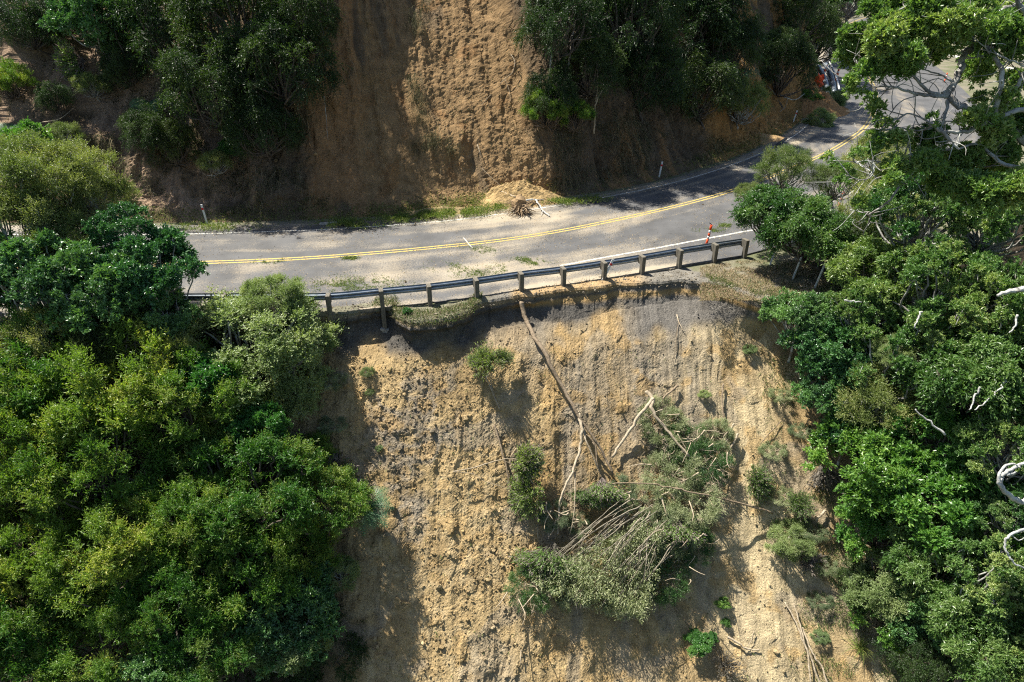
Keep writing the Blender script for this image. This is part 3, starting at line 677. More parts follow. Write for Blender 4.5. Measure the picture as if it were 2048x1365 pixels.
for s_ in (1, 2, 3): proto('E', 500+s_, L_E, M_bark, R=2.5, flat=1.0, nl=34, cr=.84, tips=28, spr=5, m=9, sl=.42, L=.11, Wd=.035, ub=-.1, spread=.7, droop=.5, lr=(.12, .25), shell=.4)
for s_ in (1, 2, 3): proto('F', 600+s_, L_F, M_limb, twigs=1, R=2.5, flat=.75, nl=46, cr=.86, tips=25, spr=4, m=14, sl=.13, L=.10, Wd=.045, ub=.9, spread=.45, lr=(.08, .17), shell=.5)
for s_ in (1, 2): proto('G', 700+s_, L_G, M_bark, R=2.5, flat=.8, nl=30, cr=.84, tips=30, spr=4, m=8, sl=.25, L=.17, Wd=.085, ub=.6, spread=.7, lr=(.13, .24), shell=.5)
for s_ in (1, 2): proto('H', 800+s_, L_H, M_bark, R=2.5, flat=.75, nl=30, cr=.84, tips=34, spr=4, m=8, sl=.35, L=.15, Wd=.055, ub=.1, spread=.8, droop=.4, lr=(.12, .24), shell=.4)
for s_ in (1, 2, 3): proto('Z', 950+s_, (L_Z, L_H, L_Z)[s_-1], M_pale, twigs=2, R=2.5, flat=.5, nl=30, cr=.95, tips=17, spr=5, m=10, sl=.55, L=.13, Wd=.035, ub=-.2, spread=.9, droop=.3, lr=(.07, .2), low=-.6, shell=.2)
cnt = {}
def trunk_mesh(seed, bark):
    key = ('tr', seed % 4, bark.name)
    if key not in PROTO:
        r = np.random.default_rng(seed % 4+50); P = curvy([(0, 0, -.05), (r.uniform(-1, 1), r.uniform(-1, 1), .35), (r.uniform(-1, 1), r.uniform(-1, 1), .7), (0, 0, 1)], 4)
        rad = np.linspace(1.3, .7, len(P)); th_ = np.arange(8)*math.pi/4
        V = np.concatenate([p+np.c_[np.cos(th_)*q, np.sin(th_)*q, 0*th_] for p, q in zip(P, rad)]); i = np.arange(len(P)-1)[:, None]*8; j = np.arange(8)[None]; j2 = (j+1) % 8
        mb = MB(); mb.add(V, np.stack([i+j, i+j2, i+8+j2, i+8+j], -1).reshape(-1, 4)); PROTO[key] = mb.mesh('trunk', bark, True)
    return PROTO[key]
def tree(kind, px, py, wpx, dist, label, cat='tree', name=None, group=None, zs=1.0, surf='slip', base=None, tilt=(0, 0), vi=None):
    c_ = ATD(px, py, dist); Wd = wpx/F*dist; i = cnt.get(kind, 0); cnt[kind] = i+1
    cm, bm, R, lf, bk = PROTO[kind][(vi if vi is not None else i) % len(PROTO[kind])]
    s = Wd/(2*R*.98)
    if base is None:
        if surf == 'slip': g = ground_z(c_[0], c_[1]+.1); base = np.array([c_[0], c_[1]+.1, g])
        else:
            dd_ = np.hypot(VH[:, 0]-c_[0], VH[:, 1]-c_[1]); ok = dd_ < 2.5+Wd*.4; 
            k = np.nonzero(ok)[0]
            if len(k) == 0: k = np.array([np.argmin(dd_)])
            k = k[np.argmin(np.abs(VH[k, 2]-(c_[2]-R*s*.8))+.5*dd_[k])]; base = VH[k].copy()
    base = np.array(base)
    root = obj(name or ('shrub' if cat == 'shrub' else 'tree'), None, loc=tuple(base), label=label, cat=cat, group=group)
    off = c_-base; rz = random.uniform(0, 6.28)
    cr = obj('crown', cm, root, loc=tuple(off)); cr.scale = (s, s, s*zs); cr.rotation_euler = (tilt[0], tilt[1], rz)
    br = obj('branches', bm, root, loc=tuple(off)); br.scale = (s, s, s*zs); br.rotation_euler = (tilt[0], tilt[1], rz)
    f = Vector((0, 0, -R*.55*s*zs)); f = Matrix.Rotation(tilt[1], 3, 'Y')@(Matrix.Rotation(tilt[0], 3, 'X')@f); top = off+np.array(f)
    ln = np.linalg.norm(top)
    if ln > .15:
        tr = obj('trunk', trunk_mesh(i, bk), root); rr = .026*R*s+.01*ln
        tr.rotation_euler = Vector(top).to_track_quat('Z', 'X').to_euler(); tr.scale = (rr, rr, ln)
    return root
GA = 'yellow-green broadleaf trees on the slope below the road, left'
for a in (
 (70, 770, 330, 21.5, 'yellow-green tree at the left photo edge, just below the dark glossy trees'),
 (235, 790, 320, 21.5, 'yellow-green tree with upright sprays, below the dark glossy trees'),
 (385, 800, 250, 22, 'yellow-green tree left of the grey-green shrub at the guard rail'),
 (45, 930, 280, 20.5, 'yellow-green tree at the left edge of the photo, halfway down'),
 (190, 930, 300, 20.8, 'rounded yellow-green tree left of the dark gap in the canopy'),
 (470, 860, 220, 22.5, 'green leafy tree directly under the grey-green shrub by the slip'),
 (500, 985, 310, 20.8, 'broad yellow-green tree with brownish tips at the left rim of the slip'),
 (625, 1020, 220, 21.5, 'yellow-green tree overhanging the slip beside the tree fern'),
 (395, 1040, 220, 20.6, 'yellow-green tree just left of the broad brown-tipped tree'),
 (80, 1090, 280, 20.2, 'yellow-green tree at the left photo edge in the lower third'),
 (245, 1100, 280, 20.0, 'yellow-green tree in the middle of the lower left canopy'),
 (480, 1160, 270, 20.3, 'yellow-green tree below the broad brown-tipped tree'),
 (350, 1210, 230, 19.8, 'yellow-green tree above the blue-green shrub of the lower left'),
 (60, 1270, 290, 19.6, 'yellow-green tree nearest the bottom left corner of the photo'),
 (215, 1290, 250, 19.5, 'yellow-green tree at the bottom, right of the corner tree'),
 (420, 1290, 220, 19.8, 'yellow-green tree at the bottom, right of the blue-green shrub'),
 (590, 1110, 180, 21.6, 'small yellow-green tree leaning out under the tree fern'),
 (625, 925, 130, 23.2, 'slim yellow-green sapling at the slip rim beside the dead grey bush')):
    a = (a[0], a[1], a[2]*.95, a[3]+.7+(.7 if a[0] > 440 else 0), a[4]); tree('A', *a, group=GA, name='broadleaf_tree', zs=random.uniform(.85, 1.15))
tree('B', 310, 1370, 190, 19.3, 'blue-green small-leaved shrub at the bottom edge between yellow-green trees', 'shrub')
tree('D', 580, 1290, 150, 21.5, 'small pale green shrub in deep shade at the bottom, left of the slip', 'shrub')
tree('B', 560, 1230, 240, 22.0, 'dark shaded tree between the lower left canopy and the slip')
tree('E', 650, 1290, 180, 23.0, 'dark shaded bush at the foot of the slip side wall', 'shrub')
tree('D', 505, 690, 320, 24.7, 'large grey-green shrub in front of the guard rail at the left slip rim', 'shrub', name='grey_green_shrub', vi=0, zs=.75)
tree('D', 550, 600, 130, 24.6, 'upper spray of grey-green shrub rising over the guard rail', 'shrub', name='grey_green_shrub', vi=1, zs=1.0)
tree('D', 575, 780, 190, 25.2, 'smaller grey-green shrub hanging below the large one at the slip rim', 'shrub', name='grey_green_shrub', vi=1)
tree('D', 615, 690, 110, 25.2, 'grey-green bush reaching over the top left corner of the slip', 'shrub', name='grey_green_shrub', vi=0)
tree('G', 410, 760, 130, 22.6, 'bright green leafy shrub between dark trees and grey-green shrub', 'shrub')
tree('G', 520, 860, 110, 22.6, 'bright green shrub on the slope under the grey-green shrubs', 'shrub')
GB = 'dark glossy trees beside the road at left'
for a in ((70, 560, 270, 22.6, 'dark glossy blue-green tree at the left photo edge before the road'), (200, 585, 240, 22.8, 'dark glossy tree between its two neighbours in front of the guard rail'),
          (298, 545, 215, 23.2, 'dark glossy tree whose right side stands out against the grey road'), (245, 465, 130, 23.6, 'small dark glossy tree top above the road at left'),
          (320, 640, 160, 23.4, 'dark tree hiding the guard rail right of the glossy group')):
    tree('B', *a, group=GB, name='glossy_tree')
GC = 'olive small-leaved trees at the upper left of the road'
for a in ((50, 370, 240, 24, 'olive small-leaved tree at the left photo edge above the road'), (140, 370, 200, 24.5, 'olive small-leaved tree with bare grey twigs against the dark bank'),
          (195, 410, 150, 25, 'olive tree farthest right of its group, tip before the brown bank'), (50, 470, 220, 23.5, 'lower olive tree at the left photo edge over the road lines'), (150, 480, 150, 24.0, 'thin olive tree with visible stems in front of the road lines')):
    tree('C', *a, group=GC, name='small_leaved_tree')
tree('C', 340, 720, 170, 23.2, 'thin scruffy olive shrub under the dark trees by the rail', 'shrub'); tree('C', 120, 680, 200, 22.5, 'scruffy olive shrub under the glossy trees at far left', 'shrub'); tree('E', 230, 690, 180, 22.8, 'shaded dark shrub below the middle glossy tree', 'shrub')
tree('G', 40, 300, 120, 26, 'glossy green bush under the small tree fern at the left edge', 'shrub')
# right side ---------------------------------------------------------------
tree('H', 1570, 440, 190, 28.5, 'drooping dark green tree at the right end of the guard rail', name='drooping_tree', base=G(1662, 552), zs=.95)
tree('H', 1620, 470, 180, 28, 'inner drooping green tree around the forked dark trunk', name='drooping_tree', base=G(1655, 556))
tree('K' if 'K' in PROTO else 'C', 1570, 345, 120, 31, 'pale feathery treetop standing out against the road bend', base=G(1662, 548)+[0, .6, 0], name='feathery_tree')
tree('C', 1500, 390, 60, 30, 'thin twiggy shoot over the yellow lines', 'shrub', base=G(1600, 520))
tree('C', 1670, 370, 110, 31, 'feathery thin treetop right of the pale one at the bend', name='feathery_tree', base=G(1690, 520))
tree('C', 1760, 330, 150, 33, 'soft olive bush beside the road right of the bend delineator', 'shrub', base=G(1760, 400))
tree('C', 1760, 440, 190, 29, 'olive bush behind the forked tree at right', 'shrub'); tree('E', 1700, 500, 150, 28.5, 'shaded bush right of the dark forked trunk', 'shrub')
GF = 'leathery-leaved trees of the right slope'
for a in ((1850, 430, 260, 25, 'leathery-leaved tree below the branching tree, upper right'), (1985, 440, 250, 24, 'leathery-leaved tree at the right photo edge, upper third'),
          (1765, 560, 210, 25.5, 'leathery-leaved tree right of the forked dark trunk, blue-green tips'), (1880, 590, 270, 23.5, 'broad leathery-leaved tree in the middle of the right slope'),
          (2010, 620, 240, 22.5, 'leathery-leaved tree at the right photo edge above mid height'), (1820, 720, 250, 23.8, 'leathery-leaved tree left of centre of the right slope'),
          (1960, 770, 280, 22, 'leathery-leaved tree with pale dead twigs, right slope'), (1730, 620, 150, 25, 'small leathery-leaved treetop behind the blue-green shrubs'),
          (2030, 900, 230, 21, 'leathery-leaved tree above the curled white branch'), (1890, 1130, 230, 22, 'shaded leathery-leaved tree under the bright glossy bushes'),
          (1990, 1150, 240, 20.5, 'leathery-leaved tree between the two pale curled branches'), (1960, 1270, 220, 20.2, 'leathery-leaved tree above the bottom right corner'),
          (2030, 1330, 180, 19.8, 'leathery-leaved tree in the bottom right corner'), (2035, 1040, 160, 20.6, 'leathery-leaved tree behind the curled white branch')):
    tree('H' if a[:2] in ((1765, 560), (1960, 770), (1890, 1130), (1960, 1270)) else 'F', *a, group=GF, name='leathery_tree')
for a in ((1600, 640, 150, 26.2, 'blue-green glossy shrub at the top right corner of the slip'), (1660, 700, 190, 25.6, 'glossy dark green shrub hanging at the right slip rim'),
          (1670, 780, 160, 25.4, 'dark glossy shrub on the right rim below the corner shrubs'), (1700, 860, 120, 25, 'small glossy shrub at the right rim, mid slope')):
    tree('B', *a, cat='shrub', name='rim_shrub')
tree('C', 1770, 800, 200, 24.2, 'olive fine-leaved tree hanging between glossy shrubs on the right slope'); tree('D', 1790, 710, 90, 23.6, 'small pale blue-green shrub in the right canopy', 'shrub')
for a in ((1740, 940, 230, 23.8, 'bright green glossy bush at the right rim of the slip'), (1870, 1000, 250, 22.6, 'brightest glossy green bush, middle of the lower right slope'),
          (1870, 880, 180, 22.8, 'glossy green bush above the brightest bush'), (1760, 1060, 170, 24, 'glossy green bush lower on the right rim'),
          (1775, 1245, 130, 23.5, 'bright green bush near the bottom, right of the slip'), (1930, 1290, 120, 21.0, 'large-leaved blue-green seedling tree near the bottom right')):
    tree('G', *a, cat='shrub', name='glossy_bush')
tree('D', 1780, 1180, 170, 23.6, 'grey-green small-leaved bush right of the lower slip', 'shrub'); tree('D', 1575, 1085, 100, 25.3, 'pale green small shrub on the slip near its right rim', 'shrub')
tree('B', 1850, 1210, 200, 23.0, 'dark shaded bush in the gap of the lower right slope', 'shrub'); tree('E', 1720, 1180, 110, 24.5, 'dark bush at the slip rim near the lower right', 'shrub')
tree('E', 1840, 1330, 150, 22.5, 'dull shaded bush at the bottom right of the slip', 'shrub')
tree('D', 685, 1150, 75, 23.2, 'pale green shrub clinging to the shaded left wall of the slip', 'shrub', name='clinging_shrub'); tree('D', 660, 1185, 50, 23.4, 'little green spray left of the clinging shrub', 'shrub', name='clinging_shrub')
tree('D', 655, 1240, 40, 23.4, 'tiny green plant under the clinging shrub', 'shrub')

for i, (x_q, y_q, dq_) in enumerate(((2150, 480, 23), (2260, 600, 22), (2140, 700, 21.5), (2150, 860, 20.5), (2300, 820, 21), (2150, 1020, 20), (2280, 1050, 20), (2150, 1180, 19.5), (2160, 1330, 19), (2310, 1250, 19.5), (2300, 430, 26), (2450, 700, 22))):
    tree('FGH'[i % 3], x_q, y_q, 230, dq_, 'green tree just outside the right side of the photo', group='trees outside the right side of the photo', name='side_tree')
for i, (x_q, y_q, dq_) in enumerate(((-110, 420, 24), (-90, 600, 22.5), (-100, 800, 21.5), (-110, 1000, 20.5), (-100, 1200, 20), (-110, 1350, 19.5))):
    tree('CBA'[min(2, i)], x_q, y_q, 240, dq_, 'green tree just outside the left side of the photo', group='trees outside the left side of the photo', name='side_tree')
# hill trees -----------------------------------------------------------------
GE = 'dark feathery trees on the bank above the road'
def hs(px, py): 
    P = ON(px, py, 'hill'); return float(project(P[None])[2][0])
hl = [
 ('E', 250, 150, 90, 'small dark shrub above the curved brown branch on the left bank'), ('C', 185, 175, 70, 'scruffy olive scrub on the left bank beside the pale soil'), ('E', 300, 270, 110, 'dark low shrub under the big tree fern'),
 ('C', 130, 280, 80, 'dull olive scrub behind the olive trees at left'), ('E', 350, 300, 110, 'dark shrub low on the shaded bank right of the tree fern'), ('C', 430, 330, 70, 'thin olive scrub near the foot of the shaded bank'), ('E', 110, 200, 70, 'dark scrub on the far left bank under the feathery bush'),
 ('E', 330, 60, 240, 'dark feathery tree on the bank, left of the tall dark group'), ('E', 470, 60, 260, 'tall dark feathery tree at the top, left half of the bank'),
 ('E', 430, 190, 220, 'dark feathery tree above the big tree fern'), ('E', 560, 150, 220, 'dark feathery tree left of the red clay strip'),
 ('E', 600, 40, 170, 'topmost dark tree beside the red clay strip'), ('E', 530, 270, 150, 'small dark bush low on the shaded bank'),
 ('E', 1120, 60, 180, 'dark green tree right of the bare clay face, at the top'), ('E', 1250, 60, 230, 'dark green tree with pale stems above the road, top centre right'),
 ('E', 1100, 200, 110, 'small dark tree at the right rim of the clay face'), ('E', 1285, 170, 180, 'dark bushy tree in the middle of the shaded right bank'),
 ('E', 1390, 60, 220, 'tall dark tree at the top of the shaded right bank'), ('E', 1400, 190, 160, 'dark tree above the orange toe slope'),
 ('E', 1590, 50, 170, 'dark tree near the far road at the top'), ('E', 1560, 150, 150, 'dark bush overhanging the fallen shrub by the far road'),
 ('E', 1630, 90, 120, 'dark bush touching the far road edge'), ('E', 1180, 150, 150, 'dark tree behind the pale twin stems'),
 ('A', 1095, 225, 100, 'yellow-green leafy bush at the right rim of the clay face'), ('A', 1150, 240, 80, 'small yellow-green bush beside the pale stems'),
 ('E', 1460, 110, 150, 'dark tree left of the bare orange streak'), ('C', 1480, 210, 120, 'dull olive bush left of the orange streak'), ('C', 1560, 90, 80, 'dull olive treetop against the dark trees near the far road')]
for (k_, px, py, w_, lb) in hl:
    d_0 = hs(px, py+20); tree(k_, px, py, w_, d_0-min(1.1 if px > 1200 else 1.5, w_/F*d_0*.3), lb, group=GE if k_ == 'E' else None, surf='hill', name='bank_tree')
tree('B', 205, 40, 190, hs(205, 60)-1.2, 'glossy dark green shrub high on the left bank', 'shrub', surf='hill'); tree('B', 215, 90, 90, hs(215, 90)-.8, 'small glossy shrub under the high glossy one', 'shrub', surf='hill')
tree('G', 460, 300, 50, hs(460, 300)-.4, 'small leafy plant low on the shaded bank', 'shrub', surf='hill'); tree('A', 20, 170, 90, hs(20, 170)-.6, 'yellow-green bush at the left photo edge on the bank', 'shrub', surf='hill')
tree('E', 60, 60, 130, hs(60, 60)-.8, 'brownish feathery shrub high at the left corner', 'shrub', surf='hill')
# unseen trees added above the frame to block sun and shade the bank
for (x, z, w_) in ((-17, 15.5, 6), (-14, 16, 5.5), (4.5, 15.5, 6), (8.5, 16, 7), (13, 16.5, 7), (18, 17, 7), (24, 17, 8), (30, 17, 8)):
    dd_ = np.abs(VH[:, 0]-x)+np.abs(VH[:, 2]-z+2)*1.0; b_ = VH[np.argmin(dd_)]; c_ = b_+np.array([0, -.6, 3.0])
    cm, bm, R, lf, bk = PROTO['E'][int(x*3) % 3]; root = obj('shade_tree', None, loc=tuple(b_), label='unseen dark tree added above the frame to shade the bank', cat='tree', group='unseen trees added above the frame for shade')
    s = w_/5
    for nm, me in (('crown', cm), ('branches', bm)): o = obj(nm, me, root, loc=(0, -.6, 3.0)); o.scale = (s, s, s)
# far trees behind the far road
for i, (x, y, h) in enumerate(((62, 120, 9), (66, 108, 10), (68, 98, 9), (70, 88, 10), (72, 130, 12), (60, 135, 9), (80, 118, 12), (84, 100, 12), (88, 140, 12), (105, 150, 14), (100, 120, 14), (110, 175, 16), (95, 180, 16), (125, 160, 16))):
    cm, bm, R, lf, bk = PROTO['EFBE'[i % 4]][i % 2]; root = obj('distant_tree', None, loc=(x, y, -1), label='distant dark tree beyond the far road bend at upper right', cat='tree', group='distant trees beyond the far bend')
    s = h/5
    for nm, me in (('crown', cm), ('branches', bm)): o = obj(nm, me, root, loc=(0, 0, h*.5)); o.scale = (s, s, s)
    o = obj('trunk', trunk_mesh(i, bk), root); o.scale = (.3, .3, h*.3)
# ------------------------------------------------------------------ branching tree in the upper right foreground
BT = obj('pohutukawa_tree', None, loc=tuple(ATD(2420, 1000, 16)+np.array([0, 0, -3])), label='big spreading tree with pale lichen-grey branches filling the upper right corner', cat='tree')
BTo = np.array(BT.location)
rb = np.random.default_rng(31)
def BP(l, d=15.):
    out = []
    for i, p in enumerate(l): out.append(ATD(p[0], p[1], p[2] if len(p) > 2 else d))
    return np.array(out)
limbs = [
 ([(2220, 600, 16), (2150, 460, 15.6), (2100, 340, 15.4), (2045, 277, 15.2), (1987, 232, 15), (1936, 219, 15), (1895, 194, 15)], .17, .10),
 ([(1895, 194), (1908, 167), (1922, 137), (1926, 112), (1943, 99), (1946, 72), (1973, 41), (2018, 14), (2060, -5)], .105, .07),
 ([(1895, 194), (1854, 181), (1820, 147), (1782, 113)], .06, .03), ([(1885, 193), (1840, 190), (1802, 178), (1772, 173), (1744, 174)], .05, .02),
 ([(2100, 340, 15.4), (2060, 225, 14.8), (1990, 238, 14.6), (1936, 262, 14.5), (1884, 264, 14.4), (1868, 250, 14.4)], .09, .035), ([(1884, 264, 14.4), (1905, 285, 14.4), (1918, 300, 14.4)], .05, .03),
 ([(1990, 238, 14.6), (1994, 200, 14.4), (2005, 160, 14.2), (2000, 130, 14.2), (1975, 96, 14.2), (1960, 60, 14.2), (1955, 20, 14)], .08, .04),
 ([(2010, 215, 14.6), (2028, 184, 14.4), (2047, 147, 14.2), (2070, 110, 14)], .06, .05), ([(1975, 100, 14.2), (2010, 118, 14), (2048, 132, 14)], .035, .02),
 ([(1955, 30, 14.2), (1929, 14, 14.2), (1881, 10, 14.2), (1843, -4, 14.2)], .065, .04), ([(1861, 72), (1835, 60), (1809, 50)], .028, .015), ([(1875, 45), (1850, 30), (1820, 18)], .04, .025),
 ([(1895, 200), (1888, 240), (1880, 263)], .05, .04), ([(1926, 112), (1950, 116), (1972, 108), (1975, 99), (1960, 97)], .022, .014),
 ([(1780, 175), (1760, 185), (1745, 180)], .02, .01), ([(1840, 190), (1800, 205), (1770, 245), (1765, 262), (1790, 255)], .018, .01),
 ([(1868, 250, 14.4), (1820, 228), (1790, 240), (1765, 255)], .03, .012), ([(1868, 252, 14.4), (1838, 262), (1800, 256), (1770, 250)], .03, .012),
 ([(1790, 256), (1795, 285), (1785, 312), (1745, 330)], .018, .010), ([(1745, 345, 14.6), (1748, 330, 14.6), (1735, 322, 14.6), (1715, 324, 14.6), (1665, 322, 14.6)], .022, .010),
 ([(1748, 340, 14.6), (1740, 356, 14.6), (1720, 360, 14.6), (1690, 350, 14.6)], .02, .01), ([(1840, 320, 14.8), (1800, 345, 14.7), (1748, 358, 14.6)], .02, .016),
 ([(1738, 430, 15.5), (1780, 400, 15), (1812, 345, 15), (1815, 310, 15), (1900, 300, 15)], .03, .035), ([(1700, 420, 15.8), (1722, 425, 15.6), (1742, 428, 15.5), (1725, 470, 16)], .018, .012),
 ([(2100, 340, 15.4), (2010, 330, 15), (1960, 290, 15), (1915, 300, 15)], .07, .03), ([(2120, 420, 15.6), (2040, 400, 15), (1960, 390, 15), (1900, 370, 15)], .06, .02),
 ([(2090, 300, 15.3), (2080, 100, 15), (2040, 10, 14.6), (2000, -30, 14.6)], .10, .06), ([(1908, 167), (1880, 150), (1850, 140), (1820, 120)], .03, .012), ([(1820, 147), (1800, 160), (1790, 175)], .015, .01),
 ([(1744, 174), (1725, 150), (1712, 120)], .02, .01), ([(1782, 113), (1750, 90), (1715, 60)], .03, .012), ([(1843, -4, 14.2), (1800, 20, 14.4), (1760, 40, 14.6)], .035, .015)]
mbt = MB()
for k, (l, r0, r1) in enumerate(limbs):
    P = curvy(BP(l), 5, r1*.4, k)-BTo; mbt.tube(P, np.linspace(r0, r1, len(P))*.72, 8)
    for q_ in range(7):
        i0 = rb.integers(2, len(P)); d_q = unit(rb.normal(size=3)+np.array([-.3, 0, .3]))*rb.uniform(.25, .9); Pq_ = curvy([P[i0-1], P[i0-1]+d_q*.5+rb.normal(size=3)*.08, P[i0-1]+d_q+rb.normal(size=3)*.1], 3)
        if P[i0-1][0]+BTo[0] < 12.5: mbt.tube(Pq_, np.linspace(.014, .004, len(Pq_)), 4)
mbt.tube(curvy([np.zeros(3), np.array([-.3, 0, 3]), BP([(2220, 600, 16)])[0]-BTo, BP([(2140, 460, 15.6)])[0]-BTo], 5), np.linspace(.28, .18, 16), 9)
mbt.build('branches', M_limb, BT, True)
clus = [(1800, 25, 85), (1740, 20, 30), (1900, 60, 60), (1870, 105, 42), (1925, 25, 50), (1990, 70, 55), (2030, 90, 50), (1960, 140, 45), (2030, 40, 50), (1700, 70, 36), (1690, 120, 36), (1725, 110, 45), (1760, 90, 52), (1815, 125, 48), (1780, 140, 40), (1735, 150, 30),
 (1700, 165, 26), (1715, 190, 22), (1820, 60, 55), (1860, 20, 50), (1770, 55, 50), (1760, 222, 26), (1755, 245, 22), (1775, 255, 18), 
 (1955, 205, 25), (1945, 240, 40), (1990, 265, 45), (2035, 240, 45), (1760, 285, 26), (1745, 275, 22), (1800, 278, 28), (1860, 290, 42), (1850, 330, 40), (1920, 330, 55), (2000, 320, 60), (1655, 318, 15), (1668, 328, 11), (1697, 340, 20), (1680, 368, 16), (1715, 312, 18),
 (1745, 300, 24), (1790, 330, 34), (1725, 402, 26), (1790, 365, 26), (1760, 350, 22), (1880, 370, 45), (1950, 390, 60), (2030, 380, 55), (2000, 200, 30), (2030, 165, 30), (1740, 200, 16), (1865, 240, 14)]
Ps = []; Ds = []; Ts = []
for (cx, cy, rr) in clus:
    dep = 15+rb.uniform(-.9, .7); c_ = ATD(cx, cy, dep); R = rr/F*dep*.92; t0 = rb.uniform(-.25, .25)
    nsub = max(1, int((rr/13)**2)); 
    for q_ in range(nsub):
        d = unit(rb.normal(size=3)+np.array([0, 0, .35])); sc_c = c_+d*R*(rb.uniform(.1, .75) if nsub > 1 else 0)*np.array([1, 1, .8]); rs = min(R*.55 if nsub > 1 else R, .30); nn = int(20*(rs/.2)**2)+5
        dd = unit(rb.normal(size=(nn, 3))+np.array([0, 0, .55])); Ps.append(sc_c+dd*rs*rb.uniform(.6, 1, (nn, 1))); Ds.append(unit(dd+np.array([0, 0, .7]))); Ts.append(np.full(nn, t0+rb.uniform(-.2, .2)))
Ps = np.concatenate(Ps)-BTo; Ds = np.concatenate(Ds); Ts = np.concatenate(Ts); m_ = 13; n = len(Ps)*m_
Pl = np.repeat(Ps, m_, 0)+rb.normal(size=(n, 3))*.012; Dl = unit(np.repeat(Ds, m_, 0)*.8+rb.normal(size=(n, 3))*.62)
V, Q = leaf_quads(Pl, Dl, .085, .04, rb); Tl = np.clip(.5+np.repeat(Ts, m_)+rb.uniform(-.2, .2, n), 0, 1)
obj('crown', mesh_np('crown', V, Q, L_F, {'tint': ('FACE', Tl)}), BT)
for l, lb in (([(2110, 900, 12), (2080, 960, 12), (2050, 1003, 11.7), (2025, 996, 11.5), (2006, 978, 11.4), (2002, 955, 11.4), (2014, 945, 11.4), (2040, 930, 11.4), (2060, 925, 11.4)], 'curled white lichen-covered branch reaching in at the right photo edge, upper of two'),
              ([(2110, 1000, 12), (2080, 1040, 12), (2050, 1058, 11.6), (2022, 1068, 11.4), (2010, 1085, 11.4), (2016, 1110, 11.4), (2035, 1130, 11.4), (2065, 1145, 11.6)], 'thin pale branch curling in at the right photo edge, lower of two')):
    P = curvy(BP(l), 6, .008, 5); o_ = P[0]; mb = MB(); w0 = .055 if 'upper' in lb else .03; mb.tube(P-o_, np.linspace(w0, w0*.4, len(P)), 7)
    gb = o_+np.array([6.5, 2.0, 0]); gb[2] = ground_z(gb[0], gb[1]); mb.tube(curvy([gb-o_, np.array([6.3, 1.9, -3.]), np.array([5.0, 1.4, -.6]), np.array([2.2, .5, -.3]), np.zeros(3)], 5, .02, 4), np.linspace(.17, w0, 21), 8)
    if 'upper' in lb:
        P2 = curvy(BP([(2006, 978, 11.4), (1998, 968, 11.35), (1999, 950, 11.3), (2010, 934, 11.3), (2028, 928, 11.3), (2040, 936, 11.3)]), 5, .006, 6); mb.tube(P2-o_, np.linspace(.035, .012, len(P2)), 6)
        P2 = curvy(BP([(2014, 950, 11.4), (2030, 945, 11.4)]), 5, .006, 7); mb.tube(P2-o_, np.linspace(.03, .02, len(P2)), 6)
    else:
        P2 = curvy(BP([(2022, 1068, 11.4), (2035, 1080, 11.4), (2050, 1075, 11.4)]), 5, .006, 6); mb.tube(P2-o_, np.linspace(.012, .006, len(P2)), 5)
    mb.build('lichen_bough', M_lich, None, True, loc=tuple(o_), label=lb, cat='branch')
# pale dead twigs in the right canopy
for i, (l, lb) in enumerate((([(1690, 602), (1700, 603), (1720, 604)], 'short pale twig in the leaves above the right slip rim'), ([(1845, 625), (1835, 640), (1830, 657)], 'pale dead branch standing in the right canopy near mid height'),
    ([(2048, 578), (2020, 582), (1995, 593)], 'thick grey branch entering the leaves at the right photo edge'), ([(2010, 760), (2000, 775), (1975, 800), (1950, 820)], 'forked grey dead branch in the lower part of the right canopy'),
    ([(1960, 775), (1950, 795), (1940, 820)], 'straight pale dead stick beside the forked grey branch'), ([(1890, 870), (1860, 845), (1830, 820)], 'thin curved grey twig above the bright glossy bush'),
    ([(2035, 630), (2030, 650), (2020, 665)], 'small grey curl of dead twig at the right edge'))):
    P = curvy(BP([(a, b, 20.2) for a, b in l]), 5, .02, i); mb = MB(); w0 = .09 if 'thick' in lb else .035; mb.tube(P-P[0], np.linspace(w0, w0*.5, len(P)), 6); mb.build('dead_wood', M_lich, None, True, loc=tuple(P[0]), label=lb, cat='branch')

# ------------------------------------------------------------------ things lying on the slip
def PL(px, py, lift=.1, surf='slip'):
    P = G(px, py) if surf == 'road' else ON(px, py, surf); return P+unit(CAM-P)*lift
def logobj(name, segs, label, m, cat='log', group=None, surf='slip', parts=None):
    """segs: list of (points [(px,py,lift)], r0, r1)"""
    o_ = PL(*segs[0][0][0][:2], 0, surf); root = None
    mb = MB()
    for k, (l, r0, r1) in enumerate(segs[:1]):
        P = curvy(np.array([PL(a, b, c_+r0, surf) for a, b, c_ in l]), 5, r1*.5, k); mb.tube(P-o_, np.linspace(r0, r1, len(P)), 7)
    root = mb.build(name, m, None, True, loc=tuple(o_), label=label, cat=cat, group=group)
    for k, s_ in enumerate(segs[1:]):
        l, r0, r1 = s_[:3]; mm = s_[3] if len(s_) > 3 else m
        mb = MB(); P = curvy(np.array([PL(a, b, c_+r0, surf) for a, b, c_ in l]), 5, r1*.6, k+3); mb.tube(P-o_, np.linspace(r0, r1, len(P)), 6); mb.build('branch', mm, root, True)
    return root, o_
